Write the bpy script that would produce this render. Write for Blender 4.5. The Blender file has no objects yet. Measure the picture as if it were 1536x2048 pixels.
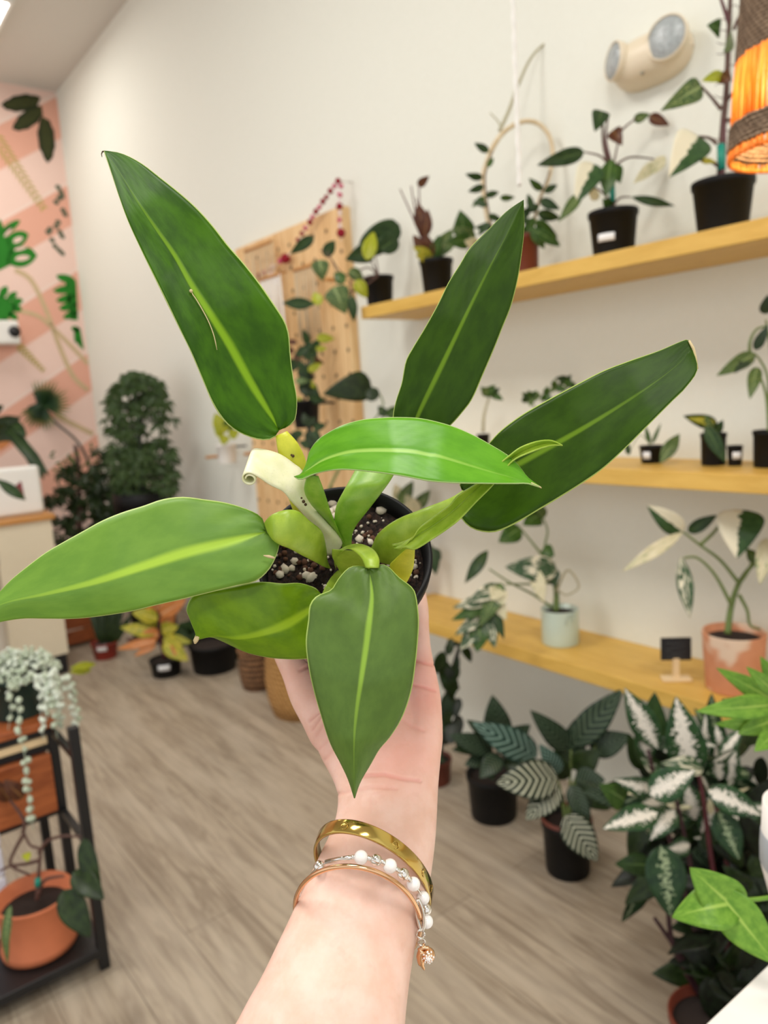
import bpy, bmesh, math, random
from mathutils import Vector, Matrix
random.seed(7)
SC = bpy.context.scene
COL = SC.collection
PI = math.pi
# ------------------------------------------------------------------ camera
F = 1500.0
CAM = Vector((0, 0, 1.5))
YAW, PITCH, ROLL = [math.radians(a) for a in (37.706, 8.788, -3.656)]
_f = Vector((math.sin(YAW)*math.cos(PITCH), math.cos(YAW)*math.cos(PITCH), -math.sin(PITCH)))
_r = Vector((math.cos(YAW), -math.sin(YAW), 0))
_u = _r.cross(_f)
_c, _s = math.cos(ROLL), math.sin(ROLL)
RT, UP, FW = (_c*_r + _s*_u), (-_s*_r + _c*_u), _f


def ray(x, y):
    return RT*((x-768)/F) + UP*(-(y-1024)/F) + FW


def P(x, y, d):
    return CAM + ray(x, y)*d


def onZ(x, y, z):
    r = ray(x, y); return CAM + r*((z-CAM.z)/r.z)


def onX(x, y, X):
    r = ray(x, y); return CAM + r*(X/r.x)


def onY(x, y, Y):
    r = ray(x, y); return CAM + r*(Y/r.y)


def depth(p):
    return (p-CAM).dot(FW)


def pix(p):
    q = p-CAM; d = q.dot(FW)
    return 768+F*q.dot(RT)/d, 1024-F*q.dot(UP)/d, d


cd = bpy.data.cameras.new('camera')
cam = bpy.data.objects.new('camera', cd)
COL.objects.link(cam)
M = Matrix((RT, UP, -FW)).transposed().to_4x4()
M.translation = CAM
cam.matrix_world = M
cd.sensor_fit = 'VERTICAL'
cd.sensor_height = 36
cd.sensor_width = 27
cd.lens = F/2048*36
cd.clip_start = 0.02
cd.dof.use_dof = True
cd.dof.focus_distance = 0.405
cd.dof.aperture_fstop = 8.2
SC.camera = cam

# ------------------------------------------------------------------ materials


def lin(c):
    return tuple((v/255/12.92 if v/255 <= .04045 else ((v/255+.055)/1.055)**2.4) for v in c)


def C(r, g, b):
    return lin((r, g, b))+(1.0,)


class NT:
    def __init__(s, name):
        s.m = bpy.data.materials.new(name); s.m.use_nodes = True
        s.t = s.m.node_tree; s.t.nodes.clear()
        s.out = s.n('ShaderNodeOutputMaterial')
        s.b = s.n('ShaderNodeBsdfPrincipled')
        s.l(s.b.outputs[0], s.out.inputs[0])

    def n(s, ty, **k):
        n = s.t.nodes.new(ty)
        for a, v in k.items():
            setattr(n, a, v)
        return n

    def l(s, a, b):
        s.t.links.new(a, b)

    def put(s, sock, v):
        if hasattr(v, 'is_output') or isinstance(v, bpy.types.NodeSocket):
            s.l(v, sock)
        else:
            sock.default_value = v

    def math(s, op, a, b=None, c=None, clamp=False):
        n = s.n('ShaderNodeMath', operation=op); n.use_clamp = clamp
        s.put(n.inputs[0], a)
        if b is not None: s.put(n.inputs[1], b)
        if c is not None: s.put(n.inputs[2], c)
        return n.outputs[0]

    def ramp(s, v, lo, hi, a=0.0, b=1.0):
        n = s.n('ShaderNodeMapRange', interpolation_type='SMOOTHSTEP')
        s.put(n.inputs[0], v); n.inputs[1].default_value = lo; n.inputs[2].default_value = hi
        n.inputs[3].default_value = a; n.inputs[4].default_value = b
        return n.outputs[0]

    def mix(s, f, a, b, mode='MIX'):
        n = s.n('ShaderNodeMix', data_type='RGBA', blend_type=mode)
        s.put(n.inputs[0], f); s.put(n.inputs[6], a); s.put(n.inputs[7], b)
        return n.outputs[2]

    def noise(s, vec=None, scale=5, detail=3, rough=.5, dist=0):
        n = s.n('ShaderNodeTexNoise')
        if vec is not None: s.l(vec, n.inputs['Vector'])
        n.inputs['Scale'].default_value = scale; n.inputs['Detail'].default_value = detail
        n.inputs['Roughness'].default_value = rough; n.inputs['Distortion'].default_value = dist
        return n.outputs[0]

    def coord(s, which='Object'):
        return s.n('ShaderNodeTexCoord').outputs[which]

    def mapping(s, vec, scale=(1, 1, 1), rot=(0, 0, 0), loc=(0, 0, 0)):
        n = s.n('ShaderNodeMapping'); s.l(vec, n.inputs[0])
        n.inputs['Scale'].default_value = scale; n.inputs['Rotation'].default_value = rot; n.inputs['Location'].default_value = loc
        return n.outputs[0]

    def sep(s, vec):
        n = s.n('ShaderNodeSeparateXYZ'); s.l(vec, n.inputs[0]); return n.outputs

    def bump(s, h, strength=.3, dist=.001):
        n = s.n('ShaderNodeBump'); s.l(h, n.inputs['Height'])
        n.inputs['Strength'].default_value = strength; n.inputs['Distance'].default_value = dist
        s.l(n.outputs[0], s.b.inputs['Normal'])

    def base(s, v): s.put(s.b.inputs['Base Color'], v)

    def set(s, **k):
        for a, v in k.items():
            s.put(s.b.inputs[a.replace('_', ' ')], v)

    def translucent(s, col, f):
        tr = s.n('ShaderNodeBsdfTranslucent'); s.put(tr.inputs[0], col)
        mx = s.n('ShaderNodeMixShader'); s.put(mx.inputs[0], f)
        s.l(s.b.outputs[0], mx.inputs[1]); s.l(tr.outputs[0], mx.inputs[2]); s.l(mx.outputs[0], s.out.inputs[0])


def plain(name, col, rough=.5, metal=0, var=.08, scale=30, bump=0, spec=.5, coat=0):
    t = NT(name)
    nz = t.noise(t.coord(), scale, 4)
    dk = tuple(c*(1-var*2) for c in col[:3])+(1,)
    lt = tuple(min(1, c*(1+var)) for c in col[:3])+(1,)
    t.base(t.mix(nz, dk, lt))
    t.set(Roughness=rough, Metallic=metal, Coat_Weight=coat)
    t.b.inputs['Specular IOR Level'].default_value = spec
    if bump: t.bump(nz, bump, .002)
    return t.m


def leafmat(name, base, dark=None, vein=None, edge=None, kind='plain', alt=None, thr=.5, rib=(.13, .02), rough=.35, freq=26, trans=.12, gloss=.28, veins=.10):
    t = NT(name)
    uv = t.coord('UV')
    u, v, _ = t.sep(uv)
    e = t.math('ABSOLUTE', t.math('MULTIPLY', t.math('SUBTRACT', u, .5), 2.0))
    rnd = t.n('ShaderNodeObjectInfo').outputs['Random']
    cmb = t.n('ShaderNodeCombineXYZ'); t.l(u, cmb.inputs[0]); t.l(v, cmb.inputs[1])
    t.l(t.math('MULTIPLY', rnd, 37.0), cmb.inputs[2])
    uvr = cmb.outputs[0]
    dark = dark or tuple(c*.6 for c in base[:3])+(1,)
    nz = t.noise(t.mapping(uvr, (3, 5, 1)), 1.6, 4, .6)
    col = t.mix(t.ramp(nz, .3, .7), dark, base)
    lat = t.math('SINE', t.math('MULTIPLY', t.math('SUBTRACT', v, t.math('MULTIPLY', e, .28)), 95.0))
    fine = t.noise(t.mapping(uvr, (26, 5, 1)), 2.0, 3)
    hgt = t.math('ADD', t.math('MULTIPLY', lat, .12), t.math('MULTIPLY', fine, .5))
    if kind == 'striped':
        st = t.math('SINE', t.math('MULTIPLY', t.math('SUBTRACT', v, t.math('MULTIPLY', e, .22)), freq*2*PI/2))
        msk = t.math('MULTIPLY', t.ramp(st, .0, .8), t.ramp(e, .97, .8))
        col = t.mix(t.math('MULTIPLY', msk, .9), col, alt)
    elif kind == 'varieg':
        n2 = t.noise(t.mapping(uvr, (3.2, 2.2, 1), (0, 0, .5)), 1.3, 3, .55, 1.2)
        col = t.mix(t.ramp(n2, thr-.03, thr+.03), col, alt)
        n3 = t.noise(t.mapping(uvr, (8, 10, 1)), 3, 3)
        col = t.mix(t.ramp(n3, .6, .64, 0, .5), col, alt)
    elif kind == 'half':
        side = t.math('ADD', u, t.math('MULTIPLY', t.math('SUBTRACT', t.noise(t.mapping(uvr, (2, 5, 1)), 2, 3), .5), .3))
        col = t.mix(t.ramp(side, .47, .52), alt, col)
    elif kind == 'center':
        n2 = t.math('ADD', e, t.math('MULTIPLY', t.math('SUBTRACT', t.noise(t.mapping(uvr, (3, 9, 1)), 3, 4), .5), 2.0))
        col = t.mix(t.ramp(n2, thr, thr+.08), alt, col)
    elif kind == 'tip':
        col = t.mix(t.ramp(v, .5, 1.0), alt, col)
    elif kind == 'spots':
        n2 = t.noise(t.mapping(uvr, (7, 9, 1)), 3, 2)
        col = t.mix(t.ramp(n2, .52, .6, 0, .8), col, alt)
    if vein is not None:
        w = t.math('ADD', t.math('MULTIPLY', t.math('SUBTRACT', 1.0, v), rib[0]), rib[1])
        q = t.math('DIVIDE', e, w)
        m = t.math('MULTIPLY', t.ramp(q, 1.4, .3), t.ramp(v, 1.0, .35, .15, 1))
        col = t.mix(m, col, vein)
        hgt = t.math('ADD', hgt, t.math('MULTIPLY', t.ramp(q, 1.3, .6), 1.2))
    if edge is not None:
        col = t.mix(t.ramp(e, .972, .99), col, edge)
    t.base(col)
    t.set(Roughness=rough)
    t.b.inputs['Specular IOR Level'].default_value = gloss
    t.bump(hgt, veins, .0006)
    if trans:
        t.translucent(col, trans)
    return t.m


M_ = {}
M_['black_pot'] = plain('black_plastic', C(12, 12, 13), .5, var=.2, scale=60, spec=.25)
M_['terracotta'] = plain('terracotta_clay', C(205, 118, 78), .7, var=.12, scale=14)
M_['red_pot'] = plain('red_plastic', C(140, 42, 28), .5)
M_['rust_pot'] = plain('rust_plastic', C(110, 48, 30), .5)
M_['mint'] = plain('mint_glaze', C(198, 214, 200), .3, var=.03)
M_['teal_pot'] = plain('dark_teal_plastic', C(28, 62, 58), .4)
M_['soil'] = plain('dark_soil', C(44, 32, 26), .95, var=.4, scale=200, bump=.8)
M_['black_metal'] = plain('black_powder_coated_metal', C(20, 20, 22), .45)
M_['white'] = plain('white_paint', C(238, 236, 230), .5, var=.02)
M_['label'] = plain('white_paper', C(235, 235, 235), .7, var=.02)
M_['cream'] = plain('cream_laminate', C(228, 216, 190), .55, var=.03)
M_['stem_brown'] = plain('brown_stem', C(88, 58, 48), .6, var=.2, scale=80)
M_['stem_red'] = plain('deep_red_stem', C(84, 24, 34), .45, var=.2, scale=80)
M_['stem_wine'] = plain('wine_dark_stem', C(52, 20, 26), .5, var=.2, scale=80)
M_['stem_green'] = plain('green_stem', C(104, 124, 62), .5, var=.15, scale=60)
M_['stem_pale'] = plain('pale_stem', C(176, 170, 140), .6, var=.1, scale=60)
M_['stem_dark'] = plain('dark_stem', C(34, 42, 30), .5, var=.2, scale=60)
M_['teal_tape'] = plain('teal_tape', C(20, 140, 120), .5)
M_['steel'] = plain('silver', C(225, 220, 212), .16, 1, var=.02)
M_['gold'] = plain('yellow_gold', C(196, 168, 92), .14, 1, var=.02)
M_['rose'] = plain('rose_gold', C(226, 180, 138), .16, 1, var=.02)
M_['pearl'] = plain('pearl_nacre', C(238, 234, 230), .22, var=.02, coat=.6)
M_['rope_w'] = plain('white_cord', C(240, 238, 232), .8, var=.04)
M_['chalk'] = plain('chalkboard_black', C(22, 23, 26), .7)
M_['pine'] = plain('pale_pine', C(232, 205, 160), .6, var=.06, scale=12)
M_['beige_plastic'] = plain('beige_plastic', C(226, 212, 186), .4, var=.02)
M_['lens'] = plain('frosted_lens', C(176, 182, 182), .15, var=.3, scale=120, bump=.9)
M_['perlite'] = plain('white_perlite', C(228, 214, 196), .9, var=.1, scale=300)
M_['pom_red'] = plain('dark_red_felt', C(150, 20, 40), .95, var=.2, scale=200)
M_['pom_pink'] = plain('pink_felt', C(208, 90, 120), .95, var=.2, scale=200)
M_['pom_white'] = plain('white_felt', C(236, 214, 214), .95, var=.06, scale=200)


def grain(name, a, b, scale=(2, 30, 30), rough=.5, planks=None, coat=0):
    t = NT(name)
    co = t.coord()
    nz = t.noise(t.mapping(co, scale), 2.0, 6, .65, .8)
    t.base(t.mix(t.ramp(nz, .3, .7), a, b)); t.set(Roughness=rough, Coat_Weight=coat)
    return t.m


M_['shelf'] = grain('honey_shelf_wood', C(204, 162, 72), C(220, 180, 90), (14, 2.5, 14), .45)
M_['peg'] = grain('pine_pegboard_wood', C(214, 172, 118), C(238, 204, 154), (8, 14, 1.4), .6)
M_['acacia'] = grain('red_brown_wood', C(134, 66, 30), C(182, 102, 54), (3, 20, 22), .5)
M_['oak'] = grain('oak_edge_wood', C(184, 126, 62), C(206, 148, 84), (3, 20, 20), .5)
M_['hoop'] = grain('pale_bamboo_hoop', C(200, 178, 140), C(222, 204, 170), (20, 20, 20), .6)


def weave(name, a, b, sx, sz, rough=.8):
    t = NT(name)
    x, y, z = t.sep(t.coord())
    ang = t.math('ARCTAN2', y, x)
    w = t.math('ADD', t.math('SINE', t.math('MULTIPLY', z, sz)), t.math('MULTIPLY', t.math('SINE', t.math('ADD', t.math('MULTIPLY', ang, sx), t.math('MULTIPLY', z, sz*.5))), .5))
    nz = t.noise(t.coord(), 90, 3)
    t.base(t.mix(t.math('MULTIPLY', t.ramp(w, -1, 1), t.ramp(nz, .2, .6)), a, b)); t.set(Roughness=rough)
    t.bump(w, .8, .004)
    return t.m


M_['basket_dark'] = weave('brown_wicker', C(60, 38, 22), C(168, 122, 80), 40, 210)
M_['basket_tan'] = weave('tan_wicker', C(150, 104, 50), C(214, 166, 100), 50, 260)
M_['jute'] = weave('jute_rope_winding', C(112, 90, 70), C(176, 150, 122), 60, 900, .95)


def wall_mat():
    t = NT('warm_white_wall_paint')
    nz = t.noise(t.coord(), 60, 3)
    t.base(t.mix(nz, C(228, 229, 217), C(233, 234, 223))); t.set(Roughness=.85); t.bump(nz, .08, .002)
    return t.m


def mural_mat():
    t = NT('pink_striped_wall_paint')
    x, y, z = t.sep(t.coord())
    s = t.math('FRACT', t.math('MULTIPLY', t.math('SUBTRACT', z, t.math('MULTIPLY', x, .62)), 1.42))
    col = t.mix(t.ramp(s, .49, .51), C(236, 205, 192), C(226, 170, 148))
    s2 = t.math('GREATER_THAN', s, .96)
    t.base(t.mix(s2, col, C(236, 212, 200))); t.set(Roughness=.85)
    return t.m


def floor_mat():
    t = NT('grey_oak_plank_floor')
    co = t.mapping(t.coord(), (1, 1, 1), (0, 0, PI/2))
    br = t.n('ShaderNodeTexBrick'); t.l(co, br.inputs['Vector'])
    br.offset = .37; br.inputs['Scale'].default_value = 1; br.inputs['Brick Width'].default_value = 1.2
    br.inputs['Row Height'].default_value = .18; br.inputs['Mortar Size'].default_value = .0016; br.inputs['Mortar Smooth'].default_value = .3
    br.inputs['Color1'].default_value = C(170, 156, 136); br.inputs['Color2'].default_value = C(182, 168, 148); br.inputs['Mortar'].default_value = C(106, 96, 84)
    nz = t.noise(t.mapping(t.coord(), (13, 1.0, 1)), 2.2, 7, .66, 1.6)
    n2 = t.noise(t.mapping(t.coord(), (5, .9, 1)), 2, 3)
    col = t.mix(t.ramp(nz, .35, .65, 0, .75), br.outputs[0], C(128, 113, 96))
    col = t.mix(t.ramp(n2, .4, .7, 0, .4), col, C(200, 188, 170))
    t.base(col); t.set(Roughness=.42); t.bump(nz, .08, .002)
    return t.m


# ------------------------------------------------------------------ mesh helpers
class MB:
    def __init__(s): s.v, s.f, s.uv = [], [], []

    def add(s, pts, faces, uvs=None):
        o = len(s.v); s.v += [Vector(p) for p in pts]
        s.uv += uvs if uvs else [(0, 0)]*len(pts)
        s.f += [tuple(i+o for i in f) for f in faces]; return s

    def grid(s, rows, closed=False, uv=None, cap=False):
        n, m = len(rows), len(rows[0]); pts = [p for r in rows for p in r]
        fs = []
        for i in range(n-1):
            for j in range(m if closed else m-1):
                k = (j+1) % m
                fs.append((i*m+j, i*m+k, (i+1)*m+k, (i+1)*m+j))
        if cap:
            fs.append(tuple(reversed(range(m)))); fs.append(tuple((n-1)*m+j for j in range(m)))
        us = None
        if uv: us = [(j/(m-1 if not closed else m), i/(n-1)) for i in range(n) for j in range(m)]
        return s.add(pts, fs, us)

    def box(s, lo, hi):
        x0, y0, z0 = lo; x1, y1, z1 = hi
        p = [(x, y, z) for x in (x0, x1) for y in (y0, y1) for z in (z0, z1)]
        return s.add(p, [(0, 1, 3, 2), (4, 6, 7, 5), (0, 4, 5, 1), (2, 3, 7, 6), (0, 2, 6, 4), (1, 5, 7, 3)])

    def tube(s, pts, rad, seg=8, cap=True):
        pts = [Vector(p) for p in pts]
        n = len(pts); rows = []
        r = rad if isinstance(rad, (list, tuple)) else [rad]*n
        prev = None
        for i, p in enumerate(pts):
            t = (pts[min(i+1, n-1)]-pts[max(i-1, 0)])
            t = t.normalized() if t.length > 1e-9 else Vector((0, 0, 1))
            a = prev if prev else (Vector((0, 0, 1)) if abs(t.z) < .9 else Vector((1, 0, 0)))
            a = (a-t*a.dot(t)).normalized(); b = t.cross(a); prev = a
            rows.append([p+(a*math.cos(q)+b*math.sin(q))*r[i] for q in [2*PI*k/seg for k in range(seg)]])
        return s.grid(rows, True, True, cap)

    def lathe(s, prof, o, seg=40, ax=None):
        o = Vector(o); z = ax.normalized() if ax else Vector((0, 0, 1))
        x = (Vector((1, 0, 0)) if abs(z.x) < .8 else Vector((0, 1, 0))); x = (x-z*x.dot(z)).normalized(); y = z.cross(x)
        rows = [[o+z*h+(x*math.cos(q)+y*math.sin(q))*r for q in [2*PI*k/seg for k in range(seg)]] for r, h in prof]
        return s.grid(rows, True, True)

    def ball(s, c, r, seg=12, ring=8, sc=(1, 1, 1)):
        c = Vector(c); rows = []
        for i in range(ring+1):
            th = PI*i/ring
            rows.append([c+Vector((r*sc[0]*math.sin(th)*math.cos(q), r*sc[1]*math.sin(th)*math.sin(q), r*sc[2]*math.cos(th))) for q in [2*PI*k/seg for k in range(seg)]])
        return s.grid(rows, True, True)

    def build(s, name, mat, parent=None, smooth=True, solid=0, bevel=0, sub=0, label=None):
        me = bpy.data.meshes.new(name)
        if parent is not None: off = Vector(parent['_o'])
        else:
            off = Vector([(min(v[i] for v in s.v)+max(v[i] for v in s.v))/2 for i in range(3)]); off.z = min(v.z for v in s.v)
        me.from_pydata([v-off for v in s.v], [], s.f)
        ul = me.uv_layers.new(name='UVMap')
        for lp in me.loops: ul.data[lp.index].uv = s.uv[lp.vertex_index]
        me.validate(); me.update()
        if smooth: me.polygons.foreach_set('use_smooth', [True]*len(me.polygons))
        me.materials.append(mat)
        o = bpy.data.objects.new(name, me); COL.objects.link(o)
        if parent is not None:
            o.parent = parent; o['_o'] = tuple(off)
        else:
            o.location = off; o['_o'] = tuple(off)
        if solid:
            q = o.modifiers.new('thickness', 'SOLIDIFY'); q.thickness = solid; q.offset = 0
        if bevel:
            q = o.modifiers.new('bevel', 'BEVEL'); q.width = bevel; q.segments = 3; q.limit_method = 'ANGLE'
            me.polygons.foreach_set('use_smooth', [True]*len(me.polygons))
            q2 = o.modifiers.new('weighted', 'WEIGHTED_NORMAL')
        if sub:
            q = o.modifiers.new('subdiv', 'SUBSURF'); q.levels = sub; q.render_levels = sub
        if label: o['label'] = label
        return o


def thing(name, label, cat, loc, group=None):
    o = bpy.data.objects.new(name, None); COL.objects.link(o); o.location = loc
    o.empty_display_size = .05
    o['label'] = label; o['category'] = cat; o['_o'] = tuple(loc)
    if group: o['group'] = group
    return o


def tag(o, label, cat, group=None):
    o['label'] = label; o['category'] = cat
    if group: o['group'] = group
    return o


def struct(o, label=None, cat=None):
    o['kind'] = 'structure'
    if label: o['label'] = label
    if cat: o['category'] = cat
    return o


def cr(pts, n):
    """resample a polyline (tuples) to n points with Catmull-Rom, by arc length"""
    pts = [Vector(p) for p in pts]
    dense = []
    for i in range(len(pts)-1):
        p0, p1, p2, p3 = pts[max(i-1, 0)], pts[i], pts[i+1], pts[min(i+2, len(pts)-1)]
        for k in range(12):
            t = k/12
            dense.append(.5*((2*p1)+(p2-p0)*t+(2*p0-5*p1+4*p2-p3)*t*t+(3*p1-p0-3*p2+p3)*t**3))
    dense.append(pts[-1])
    L = [0]
    for i in range(1, len(dense)): L.append(L[-1]+(dense[i]-dense[i-1]).length)
    out = []; j = 0
    for k in range(n):
        s = L[-1]*k/(n-1)
        while j < len(L)-2 and L[j+1] < s: j += 1
        q = (s-L[j])/max(L[j+1]-L[j], 1e-9)
        out.append(dense[j].lerp(dense[j+1], min(max(q, 0), 1)))
    return out


def lerpl(vals, t):
    x = t*(len(vals)-1); i = min(int(x), len(vals)-2); q = x-i
    q = q*q*(3-2*q) if False else q
    return vals[i]*(1-q)+vals[i+1]*q


# ------------------------------------------------------------------ room
def room():
    X1, Y1, Z1 = 2.15, 6.9, 4.18
    X0, Y0 = -4.5, -4.0
    o = MB().box((X1, Y0, 0), (X1+.12, Y1+.12, Z1)).build('wall_right', wall_mat(), smooth=False); struct(o)
    o = MB().box((X0, Y1, 0), (X1, Y1+.12, Z1)).build('wall_far', mural_mat(), smooth=False); struct(o)
    o = MB().box((X0, Y0, -.1), (X1+.12, Y1+.12, 0)).build('floor', floor_mat(), smooth=False); struct(o)
    o = MB().box((X0, Y0, Z1), (X1+.12, Y1+.12, Z1+.1)).build('ceiling', plain('ceiling_paint', C(216, 213, 206), .9, var=.02), smooth=False); struct(o)


room()


# ------------------------------------------------------------------ hero plant
LF = dict(vein=C(124, 176, 50), edge=C(176, 196, 110))
M_['h_dark'] = leafmat('deep_green_leaf', C(62, 104, 5), C(42, 78, 3), C(124, 164, 26), C(184, 200, 120), rib=(.095, .022), rough=.38, trans=.05, gloss=.14)
M_['h_olive'] = leafmat('olive_green_leaf', C(48, 77, 4), C(37, 63, 2), C(98, 130, 26), C(172, 192, 100), rib=(.07, .02), rough=.36, trans=.04, gloss=.14)
M_['h_mid'] = leafmat('mid_green_leaf', C(110, 152, 44), C(96, 140, 36), C(168, 204, 56), C(186, 206, 120), rib=(.13, .02), rough=.46, trans=.1, gloss=.5)
M_['h_new'] = leafmat('fresh_green_leaf', C(104, 168, 36), C(90, 154, 28), C(160, 202, 90), C(178, 206, 130), rib=(.07, .03), rough=.33, trans=.15)
M_['h_front'] = leafmat('grey_green_leaf', C(88, 118, 42), C(76, 104, 34), C(138, 174, 56), C(176, 200, 104), rib=(.06, .018), rough=.44, trans=.06, gloss=.36)
M_['h_lime'] = leafmat('lime_green_leaf', C(112, 148, 14), C(94, 130, 10), C(154, 186, 36), C(176, 200, 104), rib=(.12, .03), rough=.36, trans=.12)


def petmat(name, a, b):
    t = NT(name)
    u, v, _ = t.sep(t.coord('UV'))
    nz = t.noise(t.mapping(t.coord(), (60, 60, 60)), 2, 3)
    sp = t.noise(t.coord(), 900, 2)
    col = t.mix(t.ramp(nz, .3, .7), a, b)
    t.base(t.mix(t.ramp(sp, .6, .7, 0, .25), col, tuple(c*.75 for c in b[:3])+(1,)))
    t.set(Roughness=.4, Subsurface_Weight=.12, Subsurface_Scale=.004)
    t.b.inputs['Subsurface Radius'].default_value = (.5, 1, .2)
    return t.m


M_['p_lime'] = petmat('lime_petiole', C(158, 182, 58), C(136, 164, 40))
M_['p_yel'] = petmat('yellow_petiole', C(206, 206, 52), C(186, 190, 40))
M_['p_cat'] = petmat('pale_sheath', C(234, 232, 196), C(222, 222, 176))
M_['p_mid'] = petmat('green_petiole', C(142, 180, 60), C(118, 164, 40))

AX = (UP*.588+FW*-.809).normalized()         # pot axis: up and towards the viewer
POT_C = P(690, 1110, .46)
POT_R, POT_H = .0533, .080
hero = thing('potted_philodendron', 'glossy green plant in a small black pot held up on an open hand', 'potted plant', POT_C-AX*POT_H)


def hleaf(L, R, mid, dep, mat, cup=.004, edgeL=0, edgeR=0, wave=0, name='leaf', label=None, n=56, m=9):
    l, r, c = cr(L, n), cr(R, n), cr(mid, n)
    rows = []; b = MB()
    ph = random.random()*6
    for i in range(n):
        t = i/(n-1); d = lerpl(dep, t); row = []
        sh = math.sin(PI*min(1, max(0, t*.97+.03)))**.6
        for j in range(-m, m+1):
            q = j/m; e = l[i] if q < 0 else r[i]
            a = abs(q)
            xy = c[i].lerp(e, a)
            off = -cup*(a**1.7)*sh + (edgeL if q < 0 else edgeR)*a*sh
            off += wave*math.sin(t*17+ph+(2 if q < 0 else 0))*a*a*sh
            off += .0014*math.exp(-t*7)*math.sin(a*9+t*40+ph)*a
            off += .0011*max(0, 1-a*7)*(1-t)          # sunken midrib
            row.append(P(xy.x, xy.y, d+off))
        rows.append(row)
    b.grid(rows, uv=True)
    return b.build(name, mat, hero, solid=.0007, label=label)


def hpet(L, R, dep, mat, thick=.55, name='petiole', n=26, seg=18, label=None, arch=0):
    l, r = cr(L, n), cr(R, n); rows = []
    for i in range(n):
        t = i/(n-1); d = lerpl(dep, t)
        a, b_ = P(l[i].x, l[i].y, d), P(r[i].x, r[i].y, d)
        c = (a+b_)/2; h = (b_-a)/2; vd = (c-CAM).normalized()
        rows.append([c+h*math.cos(q)+vd*(h.length*thick*math.sin(q)) for q in [2*PI*k/seg for k in range(seg)]])
    return MB().grid(rows, True, True, True).build(name, mat, hero, label=label)


# pot (rim, wall), soil, perlite
pr = [(.0395, -POT_H), (.0425, -POT_H), (.0432, -POT_H+.003), (.0500, -.011), (.0500, -.0105), (POT_R, -.0095), (POT_R+.0006, -.001), (POT_R-.0002, 0), (POT_R-.0022, -.0004), (.0492, -.009), (.0480, -.02), (.041, -POT_H+.004), (.0, -POT_H+.004)]
pr = [(0, -POT_H)] + pr
MB().lathe(pr, POT_C, 72, AX).build('pot', M_['black_pot'], hero)
SX = (RT-AX*RT.dot(AX)).normalized(); SY = AX.cross(SX)


def soil_p(x, y, h=0): return POT_C+SX*x+SY*y+AX*(-.013+h)


def soilmat():
    t = NT('peaty_potting_mix')
    co = t.coord()
    nz = t.noise(co, 420, 4, .7)
    v = t.n('ShaderNodeTexVoronoi'); t.l(co, v.inputs[0]); v.inputs['Scale'].default_value = 260
    col = t.mix(t.ramp(nz, .35, .7), C(20, 12, 10), C(66, 44, 34))
    col = t.mix(t.ramp(t.noise(co, 150, 2), .55, .7, 0, .5), col, C(58, 34, 26))
    t.base(col); t.set(Roughness=.9); t.bump(nz, 1, .003)
    return t.m


rows = []
for i in range(26):
    r = .0487*i/25
    rows.append([soil_p(r*math.cos(a), r*math.sin(a), (random.random()-.5)*.0032*(i < 25)+.004*(1-i/25)) for a in [2*PI*k/90 for k in range(90)]])
MB().grid(rows, True).build('soil', soilmat(), hero)


def icos(b, c, r):
    pts = []; fs = []
    t = (1+5**.5)/2
    vs = [(-1, t, 0), (1, t, 0), (-1, -t, 0), (1, -t, 0), (0, -1, t), (0, 1, t), (0, -1, -t), (0, 1, -t), (t, 0, -1), (t, 0, 1), (-t, 0, -1), (-t, 0, 1)]
    fs = [(0, 11, 5), (0, 5, 1), (0, 1, 7), (0, 7, 10), (0, 10, 11), (1, 5, 9), (5, 11, 4), (11, 10, 2), (10, 7, 6), (7, 1, 8), (3, 9, 4), (3, 4, 2), (3, 2, 6), (3, 6, 8), (3, 8, 9), (4, 9, 5), (2, 4, 11), (6, 2, 10), (8, 6, 7), (9, 8, 1)]
    q = Matrix.Rotation(random.random()*6, 3, Vector((random.random(), random.random(), 1)).normalized())
    b.add([Vector(c)+q @ (Vector(v)*(r/1.9*random.uniform(.75, 1.2))) for v in vs], fs)


def pebbles(name, mat, n, r0, r1, lab=None):
    b = MB()
    for _ in range(n):
        a, q = random.random()*6.283, .047*math.sqrt(random.random())
        icos(b, soil_p(q*math.cos(a), q*math.sin(a), .003*(1-q/.047)+.0008), random.uniform(r0, r1))
    o = b.build(name, mat, hero, smooth=True); o['kind'] = 'stuff'; return o


pebbles('perlite', M_['perlite'], 190, .0004, .0015)
pebbles('bark_chips', plain('brown_bark', C(96, 62, 44), .9, var=.3, scale=200), 150, .001, .0026)
bb = MB()
for px_, py_, r in ((664, 1006, .0042), (672, 1018, .0036), (660, 1024, .0034), (671, 1032, .003), (762, 1021, .0036), (720, 1080, .0032), (740, 1085, .0028), (570, 1138, .0034), (583, 1136, .0026), (622, 1156, .0042), (560, 1150, .003), (612, 1152, .004), (590, 1122, .003), (829, 1133, .0024)):
    r_ = ray(px_, py_); q = (soil_p(0, 0, .0015)-CAM).dot(AX)/r_.dot(AX)
    icos(bb, CAM+r_*q, r)
o = bb.build('perlite', M_['perlite'], hero); o['kind'] = 'stuff'

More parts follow.
